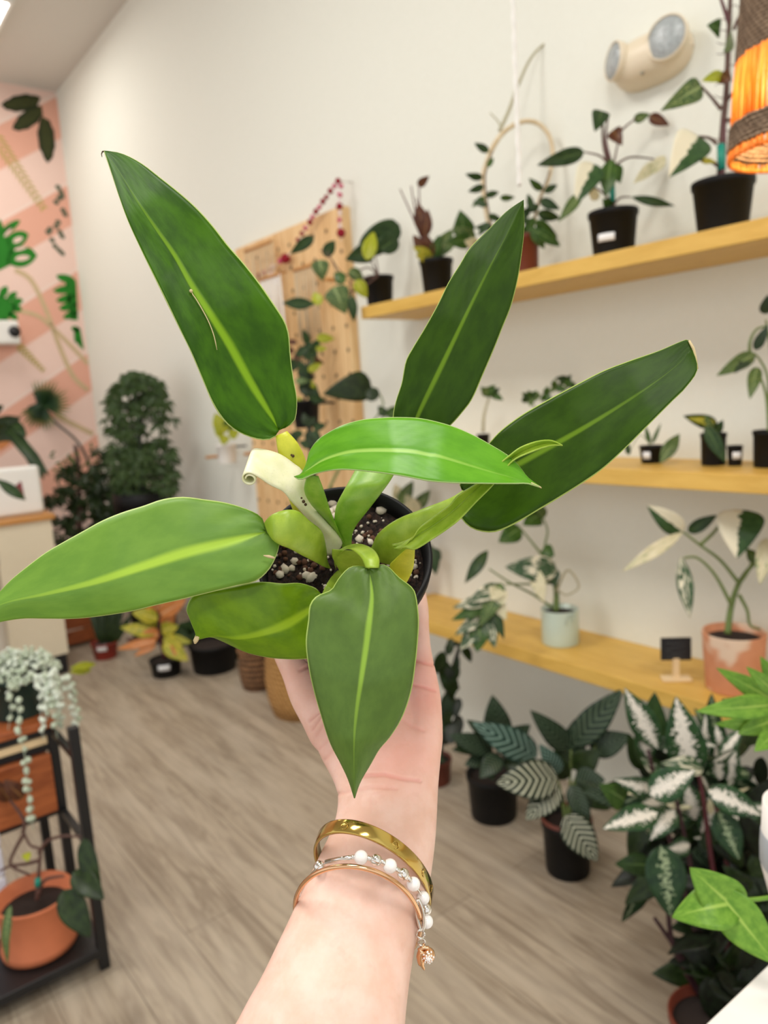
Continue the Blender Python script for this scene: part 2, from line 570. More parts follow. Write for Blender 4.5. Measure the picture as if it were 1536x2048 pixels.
# leaves, traced outline points (base -> tip)
hleaf([(557, 862), (548, 875), (529, 880), (502, 875), (471, 861), (447, 840), (425, 806), (404, 757), (382, 705), (361, 662), (333, 604), (309, 555), (285, 506), (257, 445), (239, 396), (223, 347), (208, 302)],
      [(557, 860), (568, 857), (579, 851), (591, 837), (594, 800), (587, 757), (581, 708), (578, 669), (569, 641), (545, 604), (517, 564), (486, 525), (456, 491), (425, 451), (395, 418), (364, 390), (321, 356), (281, 326), (242, 307), (208, 302)],
      [(557, 861), (545, 836), (532, 815), (493, 751), (456, 687), (419, 629), (382, 571), (349, 512), (309, 454), (272, 399), (236, 341), (208, 302)],
      [.425, .418, .412, .412, .418, .43], M_['h_dark'], cup=.003, edgeR=.010, edgeL=-.002, wave=.0012, label='long dark green leaf with a thin brown scratch, pointing up to the tip')
hleaf([(812, 902), (797, 890), (788, 866), (786, 831), (792, 801), (803, 767), (811, 724), (824, 698), (850, 655), (876, 608), (897, 565), (919, 530), (940, 496), (975, 461), (1013, 423), (1047, 400)],
      [(812, 902), (840, 895), (870, 878), (902, 850), (927, 822), (945, 797), (966, 749), (988, 698), (1005, 655), (1022, 612), (1035, 560), (1043, 509), (1048, 457), (1047, 400)],
      [(812, 900), (837, 827), (889, 719), (932, 629), (975, 543), (1018, 461), (1047, 400)],
      [.455, .45, .45, .455, .465], M_['h_olive'], cup=.002, edgeR=.006, edgeL=.004, label='dark olive leaf pointing up with a sharp tip')
hleaf([(932, 985), (920, 976), (921, 965), (935, 942), (955, 912), (979, 885), (1003, 860), (1045, 829), (1099, 798), (1157, 767), (1206, 742), (1256, 723), (1314, 703), (1374, 679), (1382, 692)],
      [(932, 990), (922, 1005), (921, 1030), (928, 1044), (948, 1059), (979, 1065), (1006, 1059), (1042, 1041), (1082, 1017), (1111, 1000), (1165, 966), (1206, 937), (1248, 899), (1281, 866), (1314, 833), (1347, 800), (1372, 775), (1395, 738), (1382, 692)],
      [(932, 988), (980, 958), (1065, 912), (1150, 866), (1235, 815), (1310, 765), (1360, 725), (1384, 694)],
      [.445, .438, .435, .435, .44], M_['h_olive'], cup=.001, edgeR=-.006, edgeL=.008, wave=.0008, label='broad dark leaf whose tip is torn off brown')
hleaf([(532, 1062), (528, 1049), (521, 1033), (494, 1018), (453, 1006), (408, 999), (366, 994), (325, 999), (287, 1012), (245, 1025), (204, 1042), (166, 1063), (128, 1084), (91, 1106), (53, 1135), (22, 1161), (0, 1184), (-30, 1215), (-62, 1256)],
      [(534, 1066), (543, 1066), (555, 1074), (559, 1089), (551, 1116), (536, 1142), (510, 1163), (472, 1172), (415, 1186), (362, 1199), (313, 1210), (264, 1222), (208, 1231), (151, 1237), (94, 1237), (45, 1237), (0, 1244), (-62, 1258)],
      [(533, 1064), (472, 1080), (378, 1104), (283, 1135), (189, 1165), (94, 1188), (0, 1210), (-62, 1257)],
      [.418, .405, .396, .392, .392], M_['h_mid'], cup=-.002, edgeL=.007, edgeR=.003, wave=.0006, label='light green leaf with a broad lime midrib, reaching out to the side')
hleaf([(641, 1187), (628, 1175), (597, 1166), (566, 1167), (517, 1164), (461, 1175), (431, 1180), (400, 1184), (385, 1192), (377, 1205), (373, 1220), (378, 1234), (385, 1252), (391, 1268), (391, 1282)],
      [(643, 1190), (655, 1215), (658, 1250), (650, 1290), (634, 1312), (615, 1317), (580, 1318), (540, 1315), (498, 1306), (468, 1293), (445, 1282), (419, 1272), (402, 1274), (391, 1282)],
      [(642, 1188), (630, 1212), (615, 1223), (569, 1251), (523, 1268), (474, 1277), (430, 1272), (391, 1280)],
      [.436, .428, .423, .422, .425], M_['h_lime'], cup=-.001, edgeL=-.005, edgeR=.006, wave=.001, label='short lime-green leaf with a brown crumpled tip')
hleaf([(588, 953), (602, 959), (632, 947), (680, 939), (739, 943), (799, 951), (859, 962), (914, 966), (975, 967), (1030, 967), (1056, 967), (1082, 975)],
      [(606, 946), (614, 920), (620, 902), (635, 881), (656, 866), (685, 851), (724, 840), (763, 836), (799, 835), (846, 838), (902, 852), (945, 870), (983, 891), (1018, 913), (1039, 934), (1056, 956), (1082, 975)],
      [(598, 951), (620, 938), (650, 920), (695, 906), (740, 902), (784, 902), (824, 904), (859, 911), (880, 914), (975, 943), (1056, 965), (1082, 975)],
      [.408, .396, .386, .382, .382, .388], M_['h_new'], cup=.0, edgeL=-.010, edgeR=.012, wave=.0003, label='bright fresh green leaf arching across the middle')
hleaf([(735, 1138), (730, 1135), (709, 1132), (694, 1138), (676, 1159), (662, 1180), (634, 1192), (620, 1210), (617, 1239), (612, 1283), (617, 1330), (627, 1377), (642, 1429), (660, 1484), (681, 1525), (697, 1559), (709, 1596)],
      [(740, 1138), (748, 1134), (763, 1129), (778, 1134), (799, 1156), (823, 1174), (832, 1192), (837, 1234), (836, 1273), (831, 1325), (822, 1382), (804, 1434), (780, 1473), (759, 1497), (741, 1528), (720, 1564), (709, 1596)],
      [(738, 1138), (744, 1189), (741, 1226), (733, 1291), (723, 1356), (713, 1421), (708, 1486), (709, 1596)],
      [.388, .378, .374, .376, .384], M_['h_front'], cup=-.006, edgeL=.002, edgeR=.002, wave=.0004, label='greyish green leaf hanging down in front of the wrist')
# narrow folded young leaf
hleaf([(800, 1100), (826, 1076), (838, 1057), (865, 1036), (900, 1010), (917, 990), (957, 965), (990, 935), (1018, 912), (1041, 895), (1074, 883), (1103, 881), (1125, 891)],
      [(790, 1099), (811, 1095), (829, 1099), (865, 1078), (900, 1054), (921, 1037), (953, 1003), (984, 972), (1005, 945), (1028, 920), (1065, 903), (1103, 891), (1125, 891)],
      [(784, 1089), (815, 1080), (852, 1060), (882, 1040), (910, 1018), (940, 990), (970, 960), (1000, 935), (1023, 916), (1053, 898), (1090, 886), (1125, 891)],
      [.402, .398, .394, .392, .395], M_['p_lime'], cup=.006, name='young_leaf', label='narrow folded yellow-green young leaf')
# petioles and sheath
hpet([(551, 872), (555, 900), (566, 950), (578, 1000), (604, 1060), (640, 1110)], [(574, 862), (597, 888), (615, 930), (625, 980), (640, 1040), (668, 1105)], [.425, .428, .434, .44, .452, .462], M_['p_yel'], .5, label='yellow petiole')
hpet([(614, 950), (608, 980), (621, 1008), (650, 1040), (672, 1070)], [(637, 952), (647, 978), (661, 1021), (676, 1058), (690, 1090)], [.406, .416, .428, .442, .455], M_['p_mid'], .7)
hpet([(722, 915), (709, 942), (688, 980), (673, 1010), (669, 1040), (676, 1069), (684, 1095)], [(812, 900), (786, 953), (763, 986), (736, 1021), (709, 1057), (703, 1087), (706, 1100)], [.45, .444, .438, .438, .442, .45, .457], M_['p_mid'], .42)
hpet([(926, 980), (900, 996), (844, 1018), (793, 1039), (757, 1066), (744, 1092), (735, 1110)], [(936, 996), (915, 1020), (870, 1050), (830, 1085), (790, 1128), (757, 1124), (745, 1120)], [.44, .434, .43, .432, .438, .448, .455], M_['p_lime'], .45)
hpet([(812, 1098), (790, 1118), (779, 1133), (790, 1160), (800, 1172)], [(830, 1096), (829, 1115), (826, 1138), (814, 1164), (803, 1175)], [.404, .416, .426, .436, .442], M_['p_yel'], .6, label='yellow petiole')
hpet([(528, 1046), (542, 1030), (569, 1020), (596, 1022), (620, 1042), (644, 1063), (653, 1098), (655, 1122)], [(534, 1064), (545, 1080), (560, 1090), (580, 1098), (606, 1112), (628, 1123), (648, 1134), (662, 1138)], [.416, .41, .41, .414, .42, .428, .442, .454], M_['p_lime'], .4)
hpet([(644, 1188), (652, 1170), (664, 1152), (676, 1140)], [(652, 1192), (672, 1180), (690, 1165), (700, 1150)], [.434, .436, .444, .45], M_['p_lime'], .5)
hpet([(731, 1136), (722, 1116), (704, 1100), (688, 1100), (675, 1112), (668, 1122), (672, 1140)], [(757, 1134), (760, 1118), (748, 1100), (722, 1087), (700, 1090), (700, 1110), (700, 1140)][:0] or [(758, 1136), (759, 1120), (752, 1104), (738, 1093), (716, 1087), (692, 1092), (671, 1104)], [.386, .39, .398, .408, .42, .432, .446], M_['p_lime'], .8)
hpet([(664, 1098), (664, 1112), (668, 1122), (675, 1135), (684, 1150)], [(752, 1104), (758, 1118), (752, 1130), (742, 1142), (730, 1150)], [.422, .428, .434, .44, .446], M_['p_lime'], .35)
# pale cataphyll: broad sheath that curls back at its end
lo = [(650, 1112), (649, 1076), (632, 1055), (602, 1022), (580, 1000), (566, 983), (541, 970), (519, 955), (503, 946)]
hi = [(670, 1108), (684, 1088), (676, 1069), (650, 1040), (622, 1003), (606, 946), (588, 928), (564, 911), (540, 902), (519, 898)]
l, r = cr(lo, 34), cr(hi, 34); rows = []
dl = [.458, .45, .442, .434, .428, .422, .418, .414, .412]
for i in range(34):
    d = lerpl(dl, i/33); bow = .006*math.sin(PI*min(1, i/26))
    rows.append([P(l[i].x+(r[i].x-l[i].x)*q, l[i].y+(r[i].y-l[i].y)*q, d-bow*math.sin(PI*q)+.022*(q-.5)*max(0, (i-12)/21)) for q in [k/10 for k in range(11)]])
end = rows[-1]
axr = (end[-1]-end[0]).normalized()
vd = ray(508, 925).normalized(); vd = (vd-axr*vd.dot(axr)).normalized()
nrm = axr.cross(vd)
if nrm.dot(RT) > 0: nrm = -nrm
R_ = .0042
for k in range(1, 27):
    an = k/26*PI*2.6; rr_ = R_*(1-.5*k/26)
    for_ = nrm*(rr_*math.sin(an))+vd*(R_-rr_*math.cos(an))
    rows.append([p+for_ for p in end])
MB().grid(rows, uv=True).build('cataphyll', M_['p_cat'], hero, solid=.0008, label='pale cream sheath with a curled end')
# blemishes
M_['scar'] = plain('dry_tan_scar', C(206, 186, 140), .8)
M_['scar_dark'] = plain('dark_brown_spot', C(74, 52, 20), .8)
sc = [(382, 581), (392, 598), (405, 620), (418, 645), (428, 672), (434, 700)]


from mathutils.bvhtree import BVHTree


def surf(ob, off=.0006):
    o_ = Vector(hero.location); bv = BVHTree.FromPolygons([v.co+o_ for v in ob.data.vertices], [p.vertices[:] for p in ob.data.polygons])

    def f(x, y):
        h = bv.ray_cast(CAM, ray(x, y).normalized())
        return h[0]-ray(x, y).normalized()*off if h[0] is not None else P(x, y, .41)
    return f


LV = [o for o in hero.children if o.name.startswith('leaf') or o.name.startswith('petiole') or o.name.startswith('cata')]
tall = surf(LV[0])


sp = [tall(*q) for q in cr([(382, 581), (386, 590)]+sc[1:], 14) for q in [(q[0], q[1])]] if False else [tall(q[0], q[1]) for q in cr([(*q, 0) for q in [(382, 581), (386, 590)]+sc[1:]], 16)]
MB().tube(sp, [.0002]+[.00028]*13+[.0002, .00015], 6).ball(tall(382, 582), .001, 8, 6, (1, 1, 1)).build('scar', M_['scar'], hero, label='thin dry scratch on the tall leaf')
pets = [o for o in hero.children if o.name.startswith('petiole')]
s1 = surf(pets[0]); s2 = surf([o for o in hero.children if o.name.startswith('cata')][0])
b = MB()
for q, f, r_ in (((586, 912), s1, .0009), ((583, 910), s1, .0006), ((607, 1003), s2, .001), ((611, 1009), s2, .0009), ((603, 996), s2, .0006)): b.ball(f(*q), r_, 8, 6)
b.build('brown_spot', M_['scar_dark'], hero)
MB().tube([P(208, 303, .4305), P(205, 303, .431), P(203, 308, .4315), P(204, 314, .4315)], [.0005, .0004, .0003, .0002], 6).build('leaf_tip', M_['scar_dark'], hero)
MB().tube([P(1378, 681, .4395), P(1386, 696, .439), P(1391, 715, .439), P(1395, 738, .4385)], [.0006, .0009, .0008, .0006], 6).build('leaf_tip', M_['scar'], hero, label='torn brown leaf tip')
MB().tube([P(1062, 967, .386), P(1080, 974, .3875), P(1083, 976, .388)], [.0008, .0004, .0002], 6).build('leaf_tip', M_['scar'], hero)
MB().tube([P(396, 1272, .4245), P(391, 1282, .4245), P(390, 1287, .425)], [.0015, .0014, .0006], 6).build('leaf_tip', M_['scar'], hero)
s3 = surf(LV[3])
MB().tube([s3(527, 1111), s3(538, 1113), s3(549, 1116)], [.0003, .0009, .0006], 6).build('scar', M_['scar'], hero)

# ------------------------------------------------------------------ arm and hand
def skin():
    t = NT('fair_skin')
    a = t.n('ShaderNodeAttribute'); a.attribute_name = 'flush'
    co = t.coord()
    nz = t.noise(co, 55, 4, .6); n2 = t.noise(co, 420, 3)
    col = t.mix(t.ramp(nz, .3, .7), C(226, 184, 164), C(236, 200, 184))
    col = t.mix(t.math('MULTIPLY', a.outputs['Fac'], .9, clamp=True), col, C(222, 148, 134))
    col = t.mix(t.ramp(t.noise(co, 130, 2), .62, .7, 0, .12), col, C(210, 150, 130))
    t.base(col)
    t.set(Roughness=.48, Subsurface_Weight=.22, Subsurface_Scale=.004)
    t.b.inputs['Subsurface Radius'].default_value = (1, .35, .2)
    t.b.inputs['Specular IOR Level'].default_value = .35
    t.bump(n2, .12, .0006)
    return t.m


def build_arm():
    st = [((290, 3060), (800, 3090), .265, .86), ((335, 2600), (790, 2630), .312, .85), ((392, 2230), (795, 2255), .355, .83), ((478, 2046), (809, 2064), .375, .82), ((520, 1968), (816, 1990), .385, .8), ((556, 1893), (825, 1925), .395, .78),
          ((592, 1816), (838, 1860), .405, .74), ((640, 1714), (858, 1775), .417, .70), ((667, 1654), (870, 1690), .427, .66), ((676, 1600), (874, 1632), .438, .60),
          ((666, 1560), (877, 1570), .450, .52), ((642, 1515), (882, 1515), .464, .44), ((622, 1465), (886, 1460), .480, .38), ((612, 1425), (882, 1420), .493, .34),
          ((615, 1390), (875, 1384), .504, .31), ((622, 1352), (866, 1342), .516, .28), ((632, 1320), (857, 1304), .527, .25), ((650, 1296), (846, 1282), .534, .2)]
    rows = []
    n = 92; seg = 40
    A = cr([(*s[0], s[2]*1000) for s in st], n); B = cr([(*s[1], s[2]*1000) for s in st], n)
    T = [s[3] for s in st]
    # thickness resampled on the same arc parameter as A
    L = [0]
    for i in range(1, len(st)):
        L.append(L[-1]+(Vector((*st[i][0], st[i][2]*1000))-Vector((*st[i-1][0], st[i-1][2]*1000))).length)
    for i in range(n):
        s_ = L[-1]*i/(n-1); j = 0
        while j < len(L)-2 and L[j+1] < s_: j += 1
        th = T[j]+(T[j+1]-T[j])*(s_-L[j])/(L[j+1]-L[j])
        a = P(A[i].x, A[i].y, A[i].z/1000); b = P(B[i].x, B[i].y, B[i].z/1000)
        c = (a+b)/2; h = (b-a)/2
        vd = ((c-CAM).normalized()*.8+UP*-.45).normalized()
        rows.append([c+h*(math.copysign(abs(math.cos(q))**.9, math.cos(q)))+vd*(h.length*th*math.copysign(abs(math.sin(q))**.9, math.sin(q))) for q in [2*PI*k/seg for k in range(seg)]])
    mb = MB().grid(rows, True, False, True)

    def chain(pts):
        pp = cr([(*(P(x, y, d)*1), r) if False else tuple(P(x, y, d)) for x, y, d, r in pts], 24)
        rr = [lerpl([q[3] for q in pts], i/23) for i in range(24)]
        mb.tube(pp, rr, 16); mb.ball(pp[-1], rr[-1], 14, 10); mb.ball(pp[0], rr[0], 14, 10)
    # thenar and thumb
    chain([(692, 1500, .474, .013), (646, 1436, .485, .0155), (612, 1388, .493, .0128), (594, 1345, .498, .0108), (572, 1302, .502, .0098), (556, 1262, .506, .0088), (550, 1236, .508, .0068)])
    chain([(835, 1540, .455, .013), (842, 1470, .476, .0142), (846, 1400, .494, .0125), (842, 1350, .505, .0105)])      # heel of the palm, little-finger side
    d0, e = (UP*.809+FW*.588), AX
    base = POT_C-AX*(POT_H+.0105)
    for x, ln, r, sp in ((-.026, .074, .0088, -.10), (-.006, .082, .0090, 0), (.014, .076, .0086, .08)):
        s0 = base+RT*x-d0*.052-AX*.002
        pts = []
        for k in range(9):
            t = k/8; curl = max(0, t-.62)
            pts.append(s0+d0*(ln*t+.0)+RT*(sp*ln*t)+AX*(-.004*math.sin(PI*t)+.05*curl*curl))
        mb.tube(pts, [r*(1.12-.28*k/8) for k in range(9)], 16); mb.ball(pts[-1], r*.84, 14, 10); mb.ball(pts[0], r*1.12, 14, 10)
    chain([(843, 1352, .508, .0104), (837, 1300, .515, .0090), (836, 1255, .520, .0080), (836, 1215, .526, .0075), (832, 1180, .532, .0066)])
    me = bpy.data.meshes.new('tmp'); me.from_pydata(mb.v, [], mb.f)
    bm = bmesh.new(); bm.from_mesh(me); bmesh.ops.recalc_face_normals(bm, faces=bm.faces); bm.to_mesh(me); bm.free()
    o = bpy.data.objects.new('tmp', me); COL.objects.link(o)
    q = o.modifiers.new('r', 'REMESH'); q.mode = 'VOXEL'; q.voxel_size = .0011
    q = o.modifiers.new('s', 'SMOOTH'); q.iterations = 14; q.factor = .5
    dg = bpy.context.evaluated_depsgraph_get()
    m2 = bpy.data.meshes.new_from_object(o.evaluated_get(dg)); m2.name = 'person'
    bpy.data.objects.remove(o)
    # creases and flushed areas
    cre = [([(728, 1551), (767, 1549), (806, 1558), (840, 1562)], 3.2, .0011), ([(676, 1588), (741, 1574), (793, 1577)], 3.2, .0006), ([(619, 1443), (641, 1424)], 2.5, .0008), ([(625, 1460), (644, 1432)], 2.5, .0007),
           ([(632, 1474), (650, 1446)], 2.5, .0005), ([(640, 1498), (658, 1478)], 2.5, .0005), ([(650, 1520), (668, 1500)], 2.5, .0005), ([(829, 1321), (848, 1326), (866, 1330)], 3, .001), ([(822, 1370), (845, 1374), (870, 1382)], 3, .0009), ([(600, 1341), (618, 1332)], 3, .001),
           ([(806, 1440), (822, 1452), (846, 1462)], 4, .0005), ([(740, 1600), (742, 1625)], 3, .0003)]
    blobs = [((850, 1385), 38, .7), ((820, 1500), 60, .5), ((845, 1320), 24, .45), ((600, 1345), 34, .35), ((640, 1490), 36, .3), ((845, 1250), 30, .25), ((760, 1530), 40, .25), ((630, 1410), 30, .2), ((700, 1930), 40, -.0)]
    at = m2.attributes.new('flush', 'FLOAT', 'POINT'); vals = []
    for v in m2.vertices:
        x, y, d = pix(v.co); fl = 0
        for (bx, by), s_, w in blobs: fl += w*math.exp(-((x-bx)**2+(y-by)**2)/(2*s_*s_))
        dsp = 0
        for pl, s_, w in cre:
            if not (min(p[0] for p in pl)-20 < x < max(p[0] for p in pl)+20 and min(p[1] for p in pl)-20 < y < max(p[1] for p in pl)+20): continue
            best = 1e9
            for i in range(len(pl)-1):
                a, b = Vector(pl[i]), Vector(pl[i+1]); p = Vector((x, y)); ab = b-a
                t = min(1, max(0, (p-a).dot(ab)/ab.length_squared)); best = min(best, (p-a-ab*t).length)
            g = math.exp(-(best/s_)**2)
            dsp = max(dsp, w*g*1.25); fl += .38*g*(w/.001)
        if dsp and v.normal.dot((v.co-CAM).normalized()) < 0: v.co -= v.normal*dsp
        vals.append(max(0, fl))
    at.data.foreach_set('value', vals)
    # skin yields where it presses on the pot
    for v in m2.vertices:
        q = v.co-POT_C; h = q.dot(AX); rd = q-AX*h; r_ = rd.length
        if h > .004 or h < -POT_H-.003: continue
        lim = (.0432+(.0502-.0432)*min(1, (h+POT_H)/(POT_H-.011)) if h < -.0115 else POT_R+.0006)+.0024
        if r_ < lim:
            dn = h+POT_H+.003
            if dn < lim-r_: v.co -= AX*dn
            else: v.co += rd.normalized()*(lim-r_)
    org = P(650, 2046, .38)
    m2.transform(Matrix.Translation(-org))
    m2.materials.clear(); m2.materials.append(skin())
    m2.polygons.foreach_set('use_smooth', [True]*len(m2.polygons))
    ob = bpy.data.objects.new('person', m2); COL.objects.link(ob); ob.location = org
    tag(ob, 'fair bare forearm and open left hand of a person holding up the potted philodendron', 'person')


build_arm()


# bracelets -------------------------------------------------------
def ring_pts(c, u, v, d, dv, n=120, back=.02):
    """closed loop round the wrist: c,u,v in pixels at depth d; the front bulges dv towards the viewer"""
    C0 = P(*c, d); U = P(c[0]+u[0], c[1]+u[1], d)-C0; V = P(c[0]+v[0], c[1]+v[1], d-dv)-C0
    return C0, U, V


def band(name, par, c, u, v, d, dv, w, th, mat):
    C0, U, V = ring_pts(c, u, v, d, dv)
    ax = U.cross(V).normalized(); rows = []
    for k in range(121):
        q = 2*PI*k/120
        p = C0+U*math.cos(q)+V*math.sin(q); o = (U.normalized()*math.cos(q)/U.length+V.normalized()*math.sin(q)/V.length).normalized()
        rows.append([p+ax*a*w+o*b*th for a, b in ((-.5, 0), (-.5, 1), (-.42, 1.25), (.42, 1.25), (.5, 1), (.5, 0))])
    return MB().grid(rows, True).build(name, mat, par), C0, U, V, ax


br = thing('bangle', 'flat yellow-gold bangle with engraved screw heads, highest on the wrist', 'bracelet', P(748, 1751, .42))
_, C0, U, V, ax = band('band', br, (748.5, 1750), (111, 41), (-13, -86), .421, .034, .0074, .0013, M_['gold'])
for th in (.36*PI, .17*PI, .06*PI, .62*PI):
    p = C0+U*math.cos(th)+V*math.sin(th); o = (U.normalized()*math.cos(th)/U.length+V.normalized()*math.sin(th)/V.length).normalized()
    tn = ax.cross(o).normalized(); p = p+o*.0017
    lp = [p+(ax*math.cos(k/16*2*PI)+tn*math.sin(k/16*2*PI))*.0020 for k in range(17)]
    MB().tube(lp, .00022, 6).tube([p-(tn+ax*.5)*.0016, p+(tn+ax*.5)*.0016], .00022, 6).build('screw_head', M_['gold'], br)

bg = thing('bangle', 'thin round rose-gold wire bangle, lowest of the bracelets', 'bracelet', P(715, 1841, .405))
C0, U, V = ring_pts((715.5, 1841), (125, 22.5), (6, -106), .404, .034)
pts = [C0+U*math.cos(2*PI*k/120)+V*math.sin(2*PI*k/120) for k in range(121)]
MB().tube(pts, .0013, 10, False).build('wire', M_['rose'], bg)

pb = thing('bracelet', 'pearl and silver bead bracelet with a small hanging charm', 'bracelet', P(722, 1800, .40))
# beads: one path on the wrist
path = [(600, 1792), (612, 1765), (639, 1733), (680, 1719), (722, 1715), (752, 1720), (780, 1732), (806, 1748), (827, 1768), (846, 1796), (852, 1819), (853, 1843)]


def wrist_d(x, y):
    # depth just in front of the skin: between the two bangles
    c = 742-(y-1715)*.2; q = max(-1, min(1, (x-c)/118))
    return .416-(.007 if x > 838 else 0)-.0345*math.sqrt(max(0, 1-q*q))-(y-1715)*.00008


wp = [P(x, y, wrist_d(x, y)) for x, y in path]
C0b = P(722, 1800, .417)
hid = [C0b+(wp[-1]-C0b)*.9+FW*.008, C0b+RT*.028+FW*.026-UP*.004, C0b+FW*.034, C0b-RT*.024+FW*.02+UP*.001]
lp = cr([tuple(p) for p in wp+hid+[wp[0]]], 90)
MB().tube(lp, .0007, 6).build('cord', M_['steel'], pb)
for (x, y, k) in ((722, 1715, 'p'), (752, 1720, 's'), (780, 1732, 'p'), (806, 1748, 's'), (827, 1768, 'p'), (846, 1796, 'p'), (852, 1819, 's'), (853, 1843, 'p'), (639, 1733, 's')):
    d = wrist_d(x, y)
    if k == 'p': MB().ball(P(x, y, d), .0036, 20, 14).build('pearl', M_['pearl'], pb)
    else: MB().ball(P(x, y, d), .0031, 20, 14).build('silver_bead', M_['steel'], pb)
MB().tube([P(652, 1724, wrist_d(652, 1724)), P(680, 1718, wrist_d(680, 1718)), P(703, 1715, wrist_d(703, 1715))], .0012, 10).build('silver_tube', M_['steel'], pb)
b = MB()
for x, y in ((706, 1715), (709, 1715), (737, 1717), (740, 1718), (765, 1724), (768, 1726), (793, 1739), (796, 1741), (817, 1757), (819, 1759)):
    d = wrist_d(x, y); b.ball(P(x, y, d), .0015, 10, 8, (1, 1, 1))
b.build('spacer_beads', M_['steel'], pb)
dcl = wrist_d(846, 1796)-.008
b = MB()
b.tube(cr([tuple(P(x, y, dcl)) for x, y in ((835, 1798), (833, 1820), (837, 1845), (843, 1862), (848, 1850), (846, 1825), (840, 1805), (835, 1798))], 30), .0009, 8)
b.build('lobster_clasp', M_['steel'], pb)
ch = b = MB()
for cx, cy, r in ((841, 1868, 8), (843, 1884, 7)):
    b.tube([P(cx+r*math.cos(k/16*2*PI), cy+r*math.sin(k/16*2*PI), dcl+.001*math.sin(k)) for k in range(17)], .0006, 6)
jr = b.build('jump_rings', M_['steel'], pb)
b = MB(); b.ball(P(856, 1910, dcl), .0038, 16, 12)
cbody = None
b.tube([P(846, 1888, dcl), P(848, 1894, dcl)], [.0006, .0009], 8)
b.tube(cr([tuple(P(x, y, dcl-.001)) for x, y in ((837, 1901), (846, 1896), (858, 1896))], 8), .001, 8)
b.tube(cr([tuple(P(x, y, dcl-.001)) for x, y in ((845, 1900), (840, 1912), (842, 1925), (849, 1940))], 10), [.002]*4+[.0018]*3+[.001, .0008, .0004], 8)
chm = b.build('charm', M_['rose'], pb)
b = MB()
for k in range(26):
    a = k*2.4; q = k/26*.0034
    p = P(856, 1910, dcl)-FW*math.sqrt(max(1e-9, .0038**2-q*q))+RT*q*math.cos(a)+UP*q*math.sin(a)
    b.ball(p, .00055, 6, 5)
b.build('crystals', M_['pearl'], chm)

# ------------------------------------------------------------------ background leaf materials
W_ = C(236, 230, 205)
M_['l_dark'] = leafmat('dark_leaf', C(50, 74, 34), C(32, 54, 24), C(88, 112, 60), rib=(.06, .03), trans=.1)
M_['l_green'] = leafmat('green_leaf', C(72, 102, 40), C(48, 78, 28), C(120, 146, 84), rib=(.06, .03), trans=.15)
M_['l_bright'] = leafmat('bright_leaf', C(126, 168, 60), C(96, 142, 44), C(166, 196, 90), rib=(.08, .03), trans=.2)
M_['l_lime'] = leafmat('lime_leaf', C(190, 190, 50), C(150, 164, 40), C(210, 206, 110), rib=(.06, .03), trans=.2)
M_['l_palm'] = leafmat('palm_leaf', C(44, 62, 26), C(24, 38, 14), None, trans=.06)
M_['l_tree'] = leafmat('tree_leaf', C(74, 96, 52), C(46, 66, 34), None, trans=.12)
M_['l_shade'] = leafmat('shade_darkened_leaf', C(30, 40, 24), C(20, 20, 16), None, trans=.02, gloss=.15)  # near-black leaf colour paints in the shade deep inside the bush
M_['l_fan'] = leafmat('fan_leaf', C(140, 146, 66), C(104, 116, 48), None, kind='tip', alt=C(28, 58, 26), trans=.15)
M_['l_brown'] = leafmat('red_brown_leaf', C(110, 66, 40), C(70, 40, 30), C(140, 100, 60), trans=.15)
M_['l_marb'] = leafmat('marbled_leaf', C(70, 100, 54), C(46, 76, 40), C(150, 168, 110), kind='spots', alt=C(160, 170, 100), trans=.15)
M_['l_half'] = leafmat('half_cream_leaf', C(66, 96, 52), C(46, 76, 40), None, kind='half', alt=W_, trans=.2)
M_['l_var'] = leafmat('cream_variegated_leaf', C(66, 98, 60), C(44, 76, 46), None, kind='varieg', alt=W_, thr=.56, trans=.2)
M_['l_cream'] = leafmat('cream_leaf', C(238, 230, 200), C(222, 214, 176), None, kind='varieg', alt=C(150, 166, 112), thr=.62, trans=.25)
M_['l_strom'] = leafmat('white_splashed_leaf', C(52, 86, 48), C(30, 60, 34), None, kind='center', alt=C(232, 226, 214), thr=.36, trans=.15)
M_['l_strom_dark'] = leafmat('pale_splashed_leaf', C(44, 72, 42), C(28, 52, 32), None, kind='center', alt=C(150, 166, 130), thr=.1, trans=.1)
M_['l_cala'] = leafmat('pinstriped_leaf', C(30, 46, 28), C(18, 30, 20), None, kind='striped', alt=C(206, 208, 182), freq=18, trans=.08)
M_['l_cala_d'] = leafmat('dim_pinstriped_leaf', C(36, 54, 38), C(24, 40, 28), None, kind='striped', alt=C(84, 100, 76), freq=18, trans=.08)
M_['l_cala_b'] = leafmat('blue_green_pinstriped_leaf', C(44, 74, 62), C(28, 52, 44), None, kind='striped', alt=C(140, 170, 156), freq=18, trans=.08)
M_['l_orange'] = leafmat('orange_leaf', C(222, 150, 90), C(196, 120, 62), C(236, 190, 150), rib=(.08, .04), trans=.2)
M_['l_yellow'] = leafmat('yellow_leaf', C(208, 190, 60), C(140, 150, 50), C(230, 220, 120), rib=(.06, .03), trans=.2)
M_['l_pearl'] = plain('grey_green_pearls', C(190, 202, 178), .45, var=.12, scale=40)

SHAPES = {
    'ovate': lambda t: math.sin(PI*t**.75)**.8*(1-.15*t),
    'lance': lambda t: math.sin(PI*t**.9)**1.0,
    'strap': lambda t: min(1, t*8)*min(1, (1-t)*3)**.7,
    'heart': lambda t: (max(0, 1-(1-min(1, (t+.01)/.24))**2)**.5)*(1-max(0, (t-.24)/.76)**1.5)**.95,
    'round': lambda t: math.sqrt(max(0, 1-(2*t-1)**2))**.9,
}


